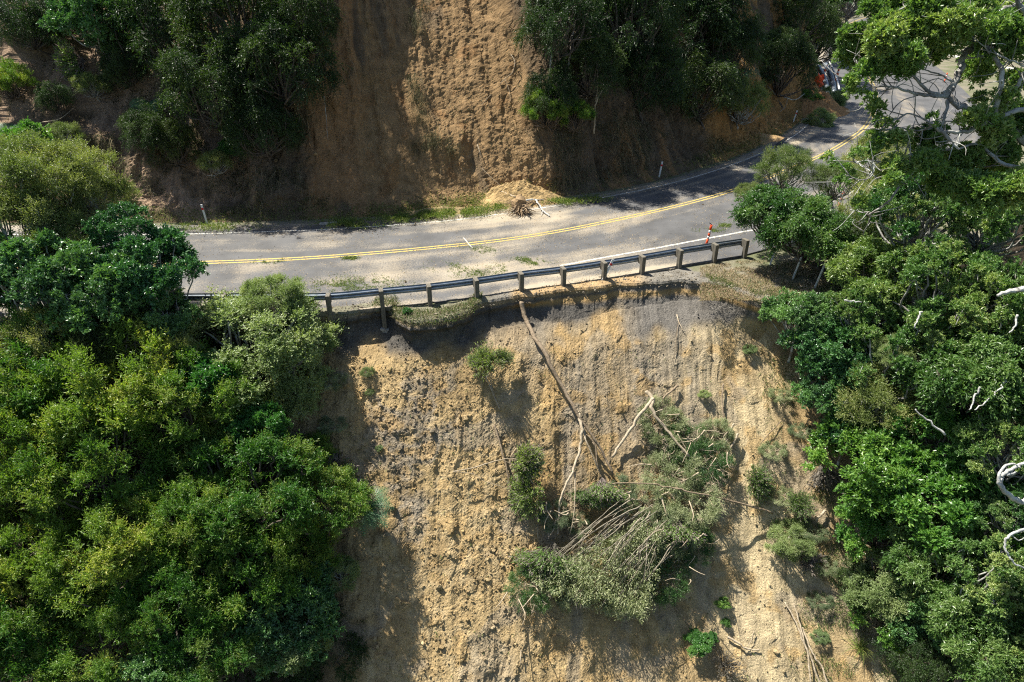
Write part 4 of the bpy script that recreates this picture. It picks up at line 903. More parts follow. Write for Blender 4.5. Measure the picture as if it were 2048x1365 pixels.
logobj('fallen_tree', [([(1044, 604, .15), (1052, 640, .25), (1085, 700, .3), (1120, 765, .3), (1157, 832, .35), (1180, 865, .4), (1205, 905, .4), (1226, 948, .3)], .10, .035),
  ([(1157, 828, .35), (1163, 860, .5), (1160, 895, .5), (1148, 935, .6), (1125, 985, .6), (1118, 1030, .5), (1116, 1068, .3)], .065, .03, M_pale),
  ([(1165, 850, .4), (1172, 880, .6), (1185, 910, .6), (1200, 945, .5)], .04, .015, M_pale), ([(1172, 870, .4), (1190, 890, .5), (1195, 930, .5), (1205, 960, .4)], .035, .012),
  ([(1150, 945, .6), (1150, 990, .7), (1148, 1030, .6), (1140, 1070, .4)], .03, .012, M_pale), ([(1125, 985, .6), (1122, 1010, .5), (1105, 1045, .3)], .02, .008, M_pale), ([(1185, 885, .5), (1215, 925, .4), (1230, 955, .3)], .02, .01)],
  'long thin fallen trunk hanging from under the guard rail, pale forked lower end', M_rust, 'fallen tree')
logobj('fallen_tree', [([(1293, 783, .35), (1306, 800, .5), (1304, 822, .6), (1322, 846, .6), (1350, 880, .7), (1378, 912, .7)], .085, .04), ([(1355, 868, .6), (1370, 895, .6), (1380, 915, .5)], .02, .01)],
  'pale broken trunk sloping right into the leafy debris, upper end snapped', M_pale, 'fallen tree')
logobj('fallen_bough', [([(1308, 798, .6), (1290, 818, .5), (1266, 850, .35), (1243, 885, .25), (1224, 914, .15)], .07, .045)], 'smooth pale limb crossing left from the snapped trunk', M_pale, 'branch')
logobj('fallen_bough', [([(1356, 772, .1), (1342, 783, .2), (1325, 798, .3)], .05, .03)], 'short brown stub right of the snapped trunk top', M_rust, 'branch')
logobj('fallen_pole', [([(1225, 968, .9), (1290, 967, 1.1), (1350, 977, 1.2), (1400, 988, 1.1), (1480, 1006, .8), (1545, 1026, .35)], .018, .042)], 'thin straight sapling stem bridging the debris heap towards the right rim', M_rust, 'branch')
logobj('fallen_pole', [([(988, 850, .06), (998, 880, .08), (1010, 925, .08), (1020, 970, .08), (1034, 1020, .06), (1045, 1050, .05)], .045, .015)], 'dark slender pole lying down the slip left of the feathery tuft', M_rust, 'branch')
logobj('fallen_bough', [([(906, 944, .35), (950, 935, .5), (1000, 920, .6), (1035, 918, .6), (1065, 930, .6)], .022, .012), ([(908, 944, .3), (945, 948, .3), (975, 965, .25), (1010, 975, .3), (1040, 988, .3)], .012, .006), ([(1000, 920, .6), (1030, 930, .6), (1058, 945, .6)], .01, .006)], 'thin forked branch reaching left from the green feathery tuft, casting a shadow', M_pale, 'branch')
logobj('stick', [([(1354, 630, .05), (1358, 645, .12), (1368, 664, .08)], .028, .015)], 'small bleached stick high on the grey part of the slip', M_pale, 'stick')
logobj('stick', [([(1447, 768, .08), (1444, 800, .12), (1449, 840, .12), (1450, 855, .1)], .035, .025)], 'upright brown stick on the right half of the slip', M_rust, 'stick')
logobj('stick', [([(1468, 848, .3), (1458, 865, .3), (1447, 885, .3)], .035, .02)], 'short pale stick above the leafy heap, left of a thicker one', M_pale, 'stick')
logobj('stick', [([(1476, 868, .3), (1468, 885, .3), (1456, 910, .3), (1440, 968, .3)], .05, .02)], 'thick pale stick at the top right of the leafy heap', M_pale, 'stick')
logobj('stick', [([(1562, 843, .1), (1545, 860, .15), (1520, 888, .1)], .022, .012)], 'thin curved stick near the right rim of the slip', M_rust, 'stick')
logobj('stick', [([(1348, 1212, .05), (1370, 1240, .08), (1396, 1275, .05)], .022, .018)], 'straight grey stick on the slope under the leafy heap', M_rust, 'stick')
logobj('stick', [([(1455, 1274, .1), (1475, 1285, .1), (1495, 1298, .1), (1520, 1299, .06)], .045, .02), ([(1508, 1262, .12), (1502, 1280, .1), (1493, 1300, .08)], .018, .012)], 'bleached forked wood near the bottom right of the slip', M_pale, 'stick')
logobj('stick', [([(1652, 1022, .15), (1640, 1032, .2), (1632, 1042, .1)], .05, .04)], 'short thick log end at the right rim of the slip', M_pale, 'stick')
logobj('stick', [([(1640, 1076, .1), (1660, 1080, .15), (1666, 1073, .2), (1690, 1090, .1)], .03, .015)], 'crooked pale root at the right rim below the log end', M_pale, 'stick')
for i, (l, lb) in enumerate((([(1588, 1206, .2), (1600, 1250, .25), (1618, 1310, .25), (1645, 1380, .2)], 'thickest of three long pale canes at the bottom right'), ([(1570, 1205, .1), (1592, 1245, .2), (1612, 1300, .25), (1622, 1370, .2)], 'leftmost of three long pale canes at the bottom right'),
    ([(1605, 1255, .15), (1622, 1300, .2), (1640, 1330, .2), (1660, 1380, .2)], 'rightmost of three long pale canes at the bottom right'))):
    logobj('cane', [(l, .03, .035)], lb, M_pale, 'stick', 'long pale canes at the bottom right')
logobj('stick', [([(970, 755, .05), (985, 780, .1), (1000, 822, .05)], .02, .012)], 'dark crooked stem below the feathery bush under the rail', M_rust, 'stick')
logobj('stick', [([(1043, 1300, .05), (1041, 1318, .1), (1044, 1330, .05)], .02, .015)], 'tiny pale stick near the bottom centre of the slip', M_pale, 'stick')
logobj('stick', [([(1358, 640, .04), (1352, 680, .06), (1348, 720, .04)], .012, .008)], 'thin root line trailing below the bleached stick', M_rust, 'root')

# bushy broom-like kanuka tufts
def besom_np(r, R=1., n=130, half=.75, green=.5):
    P = []; Dd = []; 
    d = unit(np.c_[r.normal(size=(n, 2))*half*.6, np.ones(n)]); L = R*r.uniform(.65, 1.05, n)
    segs = 7; tw = []; lf = []
    for i in range(segs):
        f = i/segs; p = d*(L*f)[:, None]+np.c_[d[:, :2]*(L*f*f*.35)[:, None], np.zeros(n)]; dd = unit(d+np.c_[d[:, :2]*.7*f, np.zeros(n)]+r.normal(size=(n, 3))*.10)
        tw.append((p, dd, R/segs*1.25)); 
        if f > .3:
            for k in range(3): tw.append((p, unit(dd+r.normal(size=(n, 3))*.35), R*.16))
        if f > 1-green:
            for k in range(9): lf.append((p+r.normal(size=(n, 3))*.05*R, unit(dd+r.normal(size=(n, 3))*.45), R*.10))
    T = [leaf_quads(p, q_, l_, .010+.012*R, r, 0) for p, q_, l_ in tw]; Lf = [leaf_quads(p, q_, l_, R*.022+.004, r) for p, q_, l_ in lf]
    def cat_(a):
        V = np.concatenate([x[0] for x in a]); return V, np.arange(len(V)).reshape(-1, 4)
    return cat_(T), cat_(Lf)
BES = []
for s_ in (1, 2, 3):
    r = np.random.default_rng(900+s_); (a, b), (c__, d__) = besom_np(r, 1., 150, .8 if s_ != 2 else 1.1, .45 if s_ == 1 else .55)
    BES.append((mesh_np('twigs', a, b, L_T, {'tint': ('FACE', r.uniform(0, 1, len(b)))}), mesh_np('foliage', c__, d__, L_K, {'tint': ('FACE', r.uniform(.1, .9, len(d__)))})))
def besom(px, py, size, label, direc, lift=.15, surf='slip', v=0, leafy=True, name='feathery_tuft', group=None):
    P = PL(px, py, lift, surf); root = obj(name, None, loc=tuple(P), label=label, cat='shrub', group=group)
    q_ = Vector(direc).to_track_quat('Z', 'Y').to_euler()
    for nm, me in (('twigs', BES[v][0]), ('foliage', BES[v][1])):
        if nm == 'foliage' and not leafy: continue
        o = obj(nm, me, root); o.rotation_euler = q_; o.scale = (size,)*3
    return root, P
logobj('bare_shrub', [([(1000, 820, .05), (985, 785, .15), (968, 740, .35), (975, 720, .5)], .022, .012), ([(985, 785, .15), (982, 750, .3), (1000, 715, .5), (1012, 705, .5)], .018, .010)], 'bare double stem carrying the feathery bush below the rail', M_pale, 'stem')
besom(975, 730, .8, 'round feathery bush with grey base hanging below the guard rail', (-.1, -.5, .9), .3, v=1)
besom(1002, 722, .5, 'right lobe of feathery green on the bush below the guard rail', (.4, -.5, .8), .3)
besom(955, 725, .4, 'small left puff of the feathery bush below the guard rail', (-.5, -.5, .5), .25)
besom(1030, 925, 1.0, 'bright green feathery tuft pointing right, left of the long trunk', (.9, -.5, .35), .5); besom(1075, 985, 1.1, 'green feathery tuft pointing left, under the bright one', (-.8, -.6, .3), .5, v=1); besom(1045, 940, .8, 'upper feathery green tip beside the long trunk', (.5, -.4, .9), .5)
besom(1205, 955, 1.05, 'grey twiggy tuft hanging between the long trunk and leafy heap', (-.05, -.7, -.75), .6, v=2); besom(1180, 975, .8, 'smaller drooping grey-green tuft beside the long trunk', (-.3, -.7, -.6), .5)
besom(1110, 1085, 1.3, 'large grey-brown feathery tuft at the left of the stem fan', (-.25, -.7, -.7), .6, v=2); besom(1080, 1100, 1.0, 'grey feathery tuft leaning left beside the large one', (-.5, -.6, -.6), .5)
besom(1355, 1035, 1.1, 'grey feathery tuft lying on top of the leafy heap', (-.1, -.7, -.7), .9, v=2); besom(680, 940, .75, 'round dead grey bush at the left rim of the slip', (0, -.5, .9), .1, v=1, leafy=False, name='dead_bush')
besom(1445, 1330, .7, 'dead grey twig heap at the bottom of the slip, right of centre', (.1, -.5, .6), .1, v=2, leafy=False, name='dead_bush'); besom(1500, 960, .9, 'feathery olive bush on the bare strip right of the leafy heap', (.5, -.6, .3), .2, v=1)
besom(1600, 1120, .8, 'dry twiggy clump on the right rim, lower half', (.2, -.5, .6), .1, v=2, leafy=False, name='dead_bush'); besom(1640, 930, 1.0, 'brown dry brush below the right rim, beside glossy bush', (.1, -.6, -.5), .2, v=2, leafy=False, name='dead_bush')
besom(1600, 1010, .7, 'green feathery clump on the right rim at the end of the thin sapling', (-.3, -.5, .5), .2, v=0)
for a in ((170, 120, 1.5, 'light green feathery bush drooping left on the upper left bank', (-.9, -.6, -.2), .5), (75, 20, 1.3, 'grey twiggy feathery bush at the top left corner', (.1, -.6, -.5), .5), (85, 45, 1.1, 'feathery green bush under the grey twigs, top left', (0, -.6, -.6), .5)):
    besom(*a, surf='hill', v=1 if a[0] == 170 else 2, name='feathery_bush')

# leafy debris heap
def heap(kind, px, py, w_, lift, label, zs=.6, name='fallen_treetop', rx=-35, vi=0):
    P = PL(px, py, lift); dep = project(P[None])[2][0]; cm, bm, R, lf, bk = PROTO[kind][vi % len(PROTO[kind])]; s = w_/F*dep/(2*R)
    cm, bm, R, lf, bk = PROTO['Z'][vi % 3]; s = w_/F*dep/(2*R)*.82; zs = .75
    base = ON(px, py); root = obj(name, None, loc=tuple(base), label=label, cat='fallen tree', group='uprooted trees in the leafy heap on the slip')
    rq = np.random.default_rng(vi+70); mb = MB()
    for k in range(7):
        a0 = rq.normal(size=3)*w_/F*dep*.28*np.array([1, .5, .5]); dv_ = unit(np.array([-.8, -.3, -.5])+rq.normal(size=3)*.7)*rq.uniform(.5, 1.3)*w_/120; mb.tube(curvy([a0, a0+dv_*.5+rq.normal(size=3)*.08, a0+dv_], 4)+(P-base)+np.array([0, -.15, .2]), np.linspace(rq.uniform(.012, .035), .006, 9), 5)
    mb.build('bare_sticks', M_pale, root, True)
    for nm, me in (('crown', cm), ('branches', bm)):
        o = obj(nm, me, root, loc=tuple(P-base)); o.scale = (s, s, s*zs); o.rotation_euler = (R_(-rx), 0, 0) if True else 0; o.rotation_euler.rotate_axis('Z', random.uniform(0, 6))
for i, a in enumerate(((1325, 845, 120, .3, 'leafy top of the snapped pale trunk, uppermost in the heap'), (1375, 890, 110, .4, 'green leafy top just below the snapped pale trunk'), (1430, 870, 90, .3, 'dark green clump at the upper right of the heap'),
    (1345, 945, 140, .6, 'grey-green treetop at the left shoulder of the leafy heap'), (1420, 930, 110, .6, 'green treetop at the right shoulder of the leafy heap'), (1385, 1000, 160, .9, 'large grey-green treetop in the centre of the heap'),
    (1340, 1060, 130, .8, 'leafy top right of the upper stem fan'), (1385, 1090, 100, .5, 'green treetop on the shaded right side of the heap'), (1290, 1000, 100, .5, 'leafy clump between the grey tufts and the heap centre'),
    (1240, 990, 90, .4, 'small leafy clump right of the long trunk fork'), (1325, 1150, 120, .5, 'leafy treetop at the lower right of the heap'), (1255, 1185, 130, .5, 'lowest leafy treetop in the middle of the heap'),
    (1150, 1175, 105, .35, 'grey-green foliage at the end of the stem fan'), (1060, 1180, 110, .5, 'leafy spray at the lower left end of the heap'), (1110, 1030, 80, .4, 'small leafy clump at the foot of the long trunk'),
    (1160, 1050, 60, .3, 'little bright green clump under the trunk fork'))):
    heap('DHDB'[i % 4] if i not in (2, 7) else 'B', *a, zs=.7, vi=i)
# fan of pale stems
M_stem = mat('stem_bark', rough=.85, build=bark_build((.12, .10, .07), (.40, .35, .26)))
r = np.random.default_rng(5); o_ = ON(1335, 1015); root = obj('fallen_tree', None, loc=tuple(o_), label='fallen many-stemmed tree fanned out down to the left across the heap', cat='fallen tree')
for k in range(46):
    f = k/45; ex = 1095+190*f+r.uniform(-35, 35); ey = 1115+75*f**.7+r.uniform(-30, 30); sx = 1340-70*(1-f)+r.uniform(-45, 35); sy = 1010+70*f*r.uniform(.6, 1.2)+r.uniform(-14, 14)
    l0 = r.uniform(.7, 1.4); mx_, my_ = (sx+ex)/2+r.uniform(-12, 12), (sy+ey)/2+r.uniform(-14, 4)
    P = curvy([PL(sx, sy, l0), PL(mx_, my_, l0+.35), PL(ex, ey, l0*.4+r.uniform(-.1, .5))], 5, .012, k)-o_
    mb = MB(); r0 = r.uniform(.008, .026); mb.tube(P, np.linspace(r0, .006, len(P)), 5)
    for j in range(5):
        i0 = r.integers(3, len(P)-2); q_ = P[i0]; dv_ = unit(P[-1]-P[i0-2]+r.normal(size=3)*.5)*r.uniform(.3, .8); mb.tube([q_, q_+dv_*.5+r.normal(size=3)*.03, q_+dv_], [.008, .006, .004], 3, cap=False)
    mb.build('stem', M_stem, root, True)
Pq = []; Dq = []
for k in range(800):
    f = r.uniform(0, 1); t_ = r.uniform(.15, 1.1); ex = 1085+210*f; ey = 1130+75*f**.6; px_ = 1330+(ex-1330)*t_+r.uniform(-10, 10); py_ = 1030+(ey-1030)*t_+r.uniform(-10, 22)
    Pq.append(PL(px_, py_, r.uniform(.25, 1.5))); Dq.append(unit(np.array([ex-1330, -200, -(ey-1000)])/250+r.normal(size=3)*.5))
Pq = np.array(Pq); Dq = np.array(Dq); Pl = np.repeat(Pq, 26, 0)+r.normal(size=(len(Pq)*26, 3))*.09; Dl = unit(np.repeat(Dq, 26, 0)+r.normal(size=Pl.shape)*.6)
V, Q = leaf_quads(Pl-o_, Dl, .11, .028, r); obj('foliage', mesh_np('foliage', V, Q, L_Z, {'tint': ('FACE', r.uniform(.2, 1, len(Q)))}), root)

# ------------------------------------------------------------------ ferns
def frond(mb, r, az, L, rise, droop):
    n = 20; t_ = np.linspace(0, 1, n); d = np.array([math.cos(az), math.sin(az), 0]); sd = np.array([-d[1], d[0], 0])
    P = d*(L*t_)[:, None]*.95+np.array([0, 0, 1])*(rise*L*np.sin(t_*1.7)-droop*L*t_**2.2)[:, None]
    mb.tube(P[::3], np.linspace(.014, .004, len(P[::3])), 4)
    T = unit(np.gradient(P, axis=0)); pl = L*.30*np.sin(np.clip(t_*1.05+.06, 0, 1)*math.pi)**.7*(1-.25*t_)
    for s_ in (-1, 1):
        dirp = unit(sd*s_+T*.45+np.array([0, 0, -.18]))
        for j in range(5):            # serrated pinna: short leaflets along it
            a_ = P+dirp*(pl*j/5)[:, None]; w_ = L*.015; e_ = a_+dirp*(pl/5*1.15)[:, None]
            V = np.stack([a_-T*w_*(1-j*.15), a_+T*w_*(1-j*.15), e_+T*w_*(.8-j*.16), e_-T*w_*(.8-j*.16)], 1).reshape(-1, 3)
            mb.add(V, np.arange(len(V)).reshape(-1, 4), r.uniform(.2, .9))
def fern(P, R, label, n=10, azr=(0, 6.28), h=1.0, leanv=(0, 0, 1), base=None):
    root = obj('tree_fern', None, loc=tuple(P), label=label, cat='tree fern'); r = np.random.default_rng(int(abs(P[0])*100) % 999)
    for k in range(n):
        mb = MB(); frond(mb, r, azr[0]+(azr[1]-azr[0])*k/n+r.uniform(-.15, .15), R*r.uniform(.8, 1.1), r.uniform(.25, .5), r.uniform(.35, .7)); o = mb.build('frond', L_P, root); o.rotation_euler = leanv
    mb = MB(); mb.tube([(0, .15, -.9), (0, .05, -.3), (0, 0, .03)], [.09, .07, .06], 7); mb.build('trunk', M_bark, root)
fern(PL(300, 205, .5, 'hill'), 1.35, 'dark tree fern with drooping fronds in the middle of the shaded left bank', 9, (-2.9, .2), leanv=(.5, 0, 0))
fern(PL(30, 250, .5, 'hill'), 1.3, 'pale tree fern frond cluster at the left photo edge on the bank', 6, (-2.6, -.6), leanv=(.6, 0, 0))
fern(ATD(735, 1015, 23.4), 1.2, 'bluish tree fern reaching over the slip from its left rim', 8, (-1.6, 1.2), leanv=(.35, 0, 0))
fern(PL(1495, 70, .5, 'hill'), 1.8, 'light green fern fronds high on the dark right bank', 7, (-3, 0), leanv=(.5, 0, 0)); fern(PL(1475, 140, .5, 'hill'), 1.8, 'fern drooping on the dark right bank left of the orange streak', 7, (-3, 0), leanv=(.5, 0, 0))
fern(PL(1690, 8, 2.5, 'hill'), 3.2, 'light green fern crown at the very top beside the far road', 9, (0, 6.2)); 
# big strappy grass at the bottom right
def tussock(P, n, L, m_, label, name='grass_clump', lean=(0, 0, 0), spread=1., wd=.02):
    r = np.random.default_rng(int(abs(P[0]*77+P[1]*31)) % 9999); az = r.uniform(0, 6.28, n); el = r.uniform(.5, 1.4, n); d = np.c_[np.cos(az)*np.cos(el)*spread, np.sin(az)*np.cos(el)*spread, np.sin(el)]
    d = unit(d+np.array(lean)); LL = L*r.uniform(.5, 1.1, n); V = []; sg = 5; sd = unit(np.cross(d, [0, 0, 1.])+1e-6)
    P0 = r.normal(size=(n, 3))*.04*L
    for j in range(sg+1):
        t_ = j/sg; c_ = P0+d*(LL*t_)[:, None]-np.array([0, 0, 1])*(LL*.55*t_**2.2)[:, None]; w_ = wd*(1-t_*.85)/2; V.append(np.stack([c_-sd*w_, c_+sd*w_], 1))
    V = np.stack(V, 1).reshape(-1, 3); b_ = np.arange(n)[:, None]*(2*(sg+1))+np.arange(sg)[None]*2; Q = np.stack([b_, b_+1, b_+3, b_+2], -1).reshape(-1, 4)
    return obj(name, mesh_np(name, V, Q, m_, {'tint': ('FACE', np.repeat(r.uniform(0, 1, n), sg))}), None, loc=tuple(P), label=label, cat='grass')
tussock(PL(1800, 1340, .6), 260, 1.5, L_GR, 'long strappy grass clump at the bottom edge right of the slip', lean=(1., -.2, .1)); tussock(PL(1720, 1300, .2), 120, .9, L_GR, 'green grass clump near the bottom at the right rim of the slip')
for (x, y, w_, lb) in ((1445, 1207, 38, 'small bright green weed on the lower right of the slip, upper of two'), (1452, 1246, 26, 'small bright green weed on the lower right of the slip, lower of two'), (1395, 1287, 75, 'green leafy plant at the bottom of the slip right of centre'),
   (1425, 1275, 30, 'small sprig beside the green leafy plant at the bottom'), (758, 897, 22, 'tiny green weed in the grey rubble at left'), (740, 785, 26, 'tiny green weed near the upper left of the slip'), (735, 745, 40, 'green weedy sprig in the shade of the left rim'),
   (815, 622, 26, 'bright yellow-green weed on the grass lip under the rail'), (1410, 790, 34, 'pale weedy sprig on the right of the slip'), (1640, 1275, 45, 'small green fern-like weed beside the pale canes'), (1545, 900, 70, 'wispy green shrub right of the leafy heap'), (1560, 990, 70, 'olive shrub clump at the right rim, mid slope'),
   (1620, 1060, 80, 'pale olive shrub at the right rim under the sapling end'), (1500, 700, 40, 'sparse grey weed patch high on the right of the slip'), (1600, 860, 60, 'thin olive shrub on the right rim beside the glossy ones'), (1650, 1130, 70, 'dull green clump on the right rim, lower half'), (1640, 1200, 60, 'scrubby green clump above the pale canes'),
   (1560, 790, 60, 'small scrub patch by the right rim, upper half'), (665, 850, 70, 'scrubby green patch at the left rim below the grey-green shrub'), (660, 760, 80, 'low grey-green scrub at the left rim under the guard rail')):
    w_ *= .8; P = PL(x, y, w_/F*25*.2); dep = project(P[None])[2][0]; tree('G' if 'bright' in lb or 'green leafy' in lb else 'Z' if w_ > 45 else ('D' if 'pale' in lb or 'grey' in lb else 'H' if 'wispy' in lb else 'C'), x, y, w_, dep, lb, 'plant', name='small_plant', base=ON(x, y), vi=0, zs=.7)

# ------------------------------------------------------------------ root ball and mound on the far verge
def moundmesh(c_, rx_, ry_, h, seed, m_, name, col, **k):
    n = 90; u = np.linspace(-1, 1, n); Xg, Yg = np.meshgrid(u, u, indexing='ij'); rr = np.hypot(Xg, Yg); hh = np.clip(1-rr**1.3, 0, 1)**1.3*h*(.3+1.2*fbm(Xg*3+seed, Yg*3, 5, seed, .6))+.30*(fbm(Xg*8, Yg*8, 4, seed)-.2)*np.clip(1.1-rr, 0, 1)*min(1, h+.3)
    V = np.stack([Xg*rx_, Yg*ry_, hh-.12], -1).reshape(-1, 3); return obj(name, mesh_np(name, V, grid_faces(n, n), m_, {'soil': ('POINT', np.ones((n*n, 3))*col)}), None, loc=tuple(c_), **k)
moundmesh(G(1035, 408, 0)+[0, .8, 0], 3.0, 1.6, 1.15, 3, M_soil, 'soil_mound', [.40, .28, .13], label='mound of tan fallen soil behind the root ball on the far verge', cat='soil mound')
moundmesh(G(900, 425, 0)+[0, .2, 0], 3.5, .8, .30, 4, M_soil, 'soil_mound', [.36, .27, .14], label='low spill of tan soil along the foot of the clay face', cat='soil mound')
moundmesh(G(1615, 215, 0)+[0, 0, 0], 3.6, 4.5, 1.8, 5, M_soil, 'soil_mound', [.34, .19, .08], label='orange soil spill under the fallen shrub near the far road', cat='soil mound')
moundmesh(G(1520, 282, 0)+[-.5, .8, 0], 3.6, 1.8, .5, 6, M_soil, 'soil_mound', [.38, .25, .12], label='orange toe of soil at the roadside bend', cat='soil mound')
M_soilroot = mat('earth_caked_root', rough=.95, build=var_build((.16, .10, .05), (.40, .28, .15), 9, None, .06))
rbp = G(1040, 420, .35)+[0, .5, 0]; r = np.random.default_rng(12); rbr = obj('root_ball', None, loc=tuple(rbp), label='upturned tree stump with torn roots on the far road edge', cat='stump')
mb = MB()
for k in range(110):
    d = unit(r.normal(size=3)*np.array([1.3, .8, .6])+np.array([.1, -.4, 0])); L_ = r.uniform(.4, 1.15); P = curvy([d*.1, d*L_*.5+r.normal(size=3)*.08, d*L_+r.normal(size=3)*.12-np.array([0, 0, .1])], 4); mb.tube(P, np.linspace(r.uniform(.015, .05), .006, len(P)), 5)
mb.build('roots', M_root, rbr, True)
mb = MB(); mb.tube(curvy([(-.1, .1, -.1), (-.05, .15, .2), (.05, .35, .45)], 4, .03, 3), [.25, .34, .38, .36, .33, .30, .26, .2, .12][:9], 11); mb.build('stump', M_soilroot, rbr)
logobj('fallen_bough', [([(1052, 402, 1.0), (1070, 400, .9), (1078, 410, .6), (1086, 422, .35), (1100, 433, .1)], .055, .025), ([(1070, 400, .9), (1088, 399, .8)], .022, .01), ([(1086, 422, .35), (1082, 432, .1)], .02, .01), ([(1092, 428, .2), (1104, 428, .1)], .02, .01)], 'bleached forked branch reaching from the stump onto the road', M_lich, 'branch', surf='road')
logobj('fallen_bough', [([(1000, 384, 1.6), (1015, 388, 1.5), (1030, 394, 1.3)], .045, .04), ([(1015, 388, 1.5), (1012, 382, 1.6)], .02, .01)], 'short bleached limb at the left of the stump', M_pale, 'branch', surf='road')
logobj('fallen_bough', [([(965, 338, .1), (985, 358, .25), (1005, 375, .2), (1012, 388, .2)], .012, .02)], 'thin pale stick leaning on the clay above the stump', M_pale, 'branch', surf='hill')
for i, (l, w_, lb) in enumerate((([(1188, 268, .3), (1190, 235, .8), (1192, 205, 1.2), (1205, 180, 1.4), (1218, 165, 1.4)], .05, 'pale forked stem on the shaded bank, foot at its lowest clearing'), ([(1192, 205, 1.2), (1196, 160, 1.4), (1194, 130, 1.6)], .035, 'upright pale stem above the forked one'),
    ([(1098, 165, .5), (1103, 110, 1.), (1108, 80, 1.3), (1110, 20, 1.5)], .05, 'grey trunk at the right rim of the clay face'), ([(1133, 160, .5), (1140, 110, 1.), (1147, 60, 1.4), (1150, 10, 1.5)], .06, 'grey trunk second from the clay face'),
    ([(1022, 110, .15), (1030, 125, .2), (1025, 145, .2), (1010, 158, .15), (1000, 168, .1)], .025, 'hanging forked root at the upper right of the clay face'), ([(1010, 160, .1), (1018, 180, .1), (1022, 205, .05)], .015, 'thin root trailing below the hanging forked root'),
    ([(982, 190, .05), (972, 200, .1), (962, 212, .05)], .012, 'small curved root in the middle of the clay face'), ([(588, 30, .5), (596, 70, .7), (608, 110, .4)], .03, 'bare hanging stem left of the red clay strip'), ([(602, 0, .6), (603, 50, .6), (610, 108, .3)], .022, 'thin brown hanging vine beside the bare stem'),
    ([(250, 60, .5), (262, 85, .6), (275, 108, .4)], .04, 'grey leaning trunk on the upper left bank'), ([(85, 245, .3), (120, 238, .4), (150, 215, .3)], .025, 'thin curved brown branch across the left bank'), ([(955, 290, .1), (960, 305, .2), (963, 314, .1)], .03, 'short pale root low on the clay face'),
    ([(1030, 20, .3), (1034, 5, .5), (1045, -8, .6)], .025, 'pale forked twig at the very top right of the clay face'), ([(648, 190, .2), (652, 230, .2), (656, 280, .1)], .02, 'grey hanging vine stem beside the red clay'), ([(1560, 190, .6), (1590, 200, 1.2), (1620, 180, 1.2), (1640, 172, 1.0)], .05, 'long bare fallen branch above the fallen shrub near the far road'),
    ([(1575, 198, 1.), (1570, 215, .8), (1558, 225, .5)], .03, 'short side branch hanging from the long bare one'))):
    logobj('bare_sapling' if 'root' not in lb else 'hanging_vine', [(l, w_, w_*.5)], lb, M_barkg if 'grey' in lb or 'bare' in lb or 'vine' in lb else M_pale, 'stem' if 'root' not in lb else 'root', surf='hill')
tree('D', 1650, 210, 80, hs(1650, 215)-.8, 'fallen pale green shrub lying on the soil spill by the far road', 'shrub', surf='hill', base=G(1640, 225)); tree('G', 1620, 205, 60, hs(1620, 210)-.8, 'fallen bright green shrub beside the pale one by the far road', 'shrub', surf='hill', base=G(1615, 225))
tree('D', 1640, 245, 60, project(G(1640, 246)[None])[2][0]-.5, 'low pale clump of leaves at the road edge under the fallen shrubs', 'shrub', base=G(1640, 250))

# ------------------------------------------------------------------ stuff: rubble, litter, grass
ico = np.array([[0, 0, 1], [.894, 0, .447], [.276, .851, .447], [-.724, .526, .447], [-.724, -.526, .447], [.276, -.851, .447], [.724, .526, -.447], [-.276, .851, -.447], [-.894, 0, -.447], [-.276, -.851, -.447], [.724, -.526, -.447], [0, 0, -1]])
icf = np.array([[0, 1, 2], [0, 2, 3], [0, 3, 4], [0, 4, 5], [0, 5, 1], [1, 6, 2], [2, 7, 3], [3, 8, 4], [4, 9, 5], [5, 10, 1], [6, 7, 2], [7, 8, 3], [8, 9, 4], [9, 10, 5], [10, 6, 1], [11, 7, 6], [11, 8, 7], [11, 9, 8], [11, 10, 9], [11, 6, 10]])
def rocks(name, P, sz, col, label, seed=1):
    r = np.random.default_rng(seed); n = len(P); V = ico[None]*r.uniform(.7, 1.2, (n, 12, 1))*r.uniform(.55, 1.15, (n, 1, 3))
    a_ = r.uniform(0, 6.28, n); ca, sa_ = np.cos(a_)[:, None], np.sin(a_)[:, None]; V = np.stack([V[..., 0]*ca-V[..., 1]*sa_, V[..., 0]*sa_+V[..., 1]*ca, V[..., 2]], -1)
    V = V*sz[:, None, None]+P[:, None]; Q = (icf[None]+np.arange(n)[:, None, None]*12).reshape(-1, 3); cc = np.repeat(col, 12, 0)
    obj(name, mesh_np(name, V.reshape(-1, 3), Q, M_soil, {'soil': ('POINT', cc)}), kind='stuff', label=label)
r = np.random.default_rng(44)
qfl0 = np.tile(qV, len(sV)); x_, y_, z_, idx, _, _ = pj['slip']; cflat = c.reshape(-1, 3); mflat = m.reshape(-1)
wgt = (mflat[idx] > .6)*(VL[idx, 2] < -1.0)*(.25+1.0*np.exp(-((x_-1050)/110)**2-((y_-1130)/80)**2)*3+np.exp(-((x_-760)/130)**2-((y_-850)/110)**2)*2.2+.8*np.exp(-((x_-900)/250)**2-((y_-1250)/150)**2)+.5*(x_ < 1150))
k = r.choice(len(idx), 9000, p=wgt/wgt.sum()); sz = .022*np.exp(r.normal(size=9000)*.55); sz = np.clip(sz, .012, .13)
rocks('rubble', VL[idx[k]]+NLn[idx[k]]*sz[:, None]*.35, sz, np.clip(cflat[idx[k]]*r.uniform(.75, 1.25, (9000, 1)), 0, .7), 'loose stones and clods scattered over the slip face')
x2, y2, z2, idh, _, _ = pj['hill']; vfl = VV.reshape(-1)[idh]; XH = VH[idh, 0]; ch = colH.reshape(-1, 3)
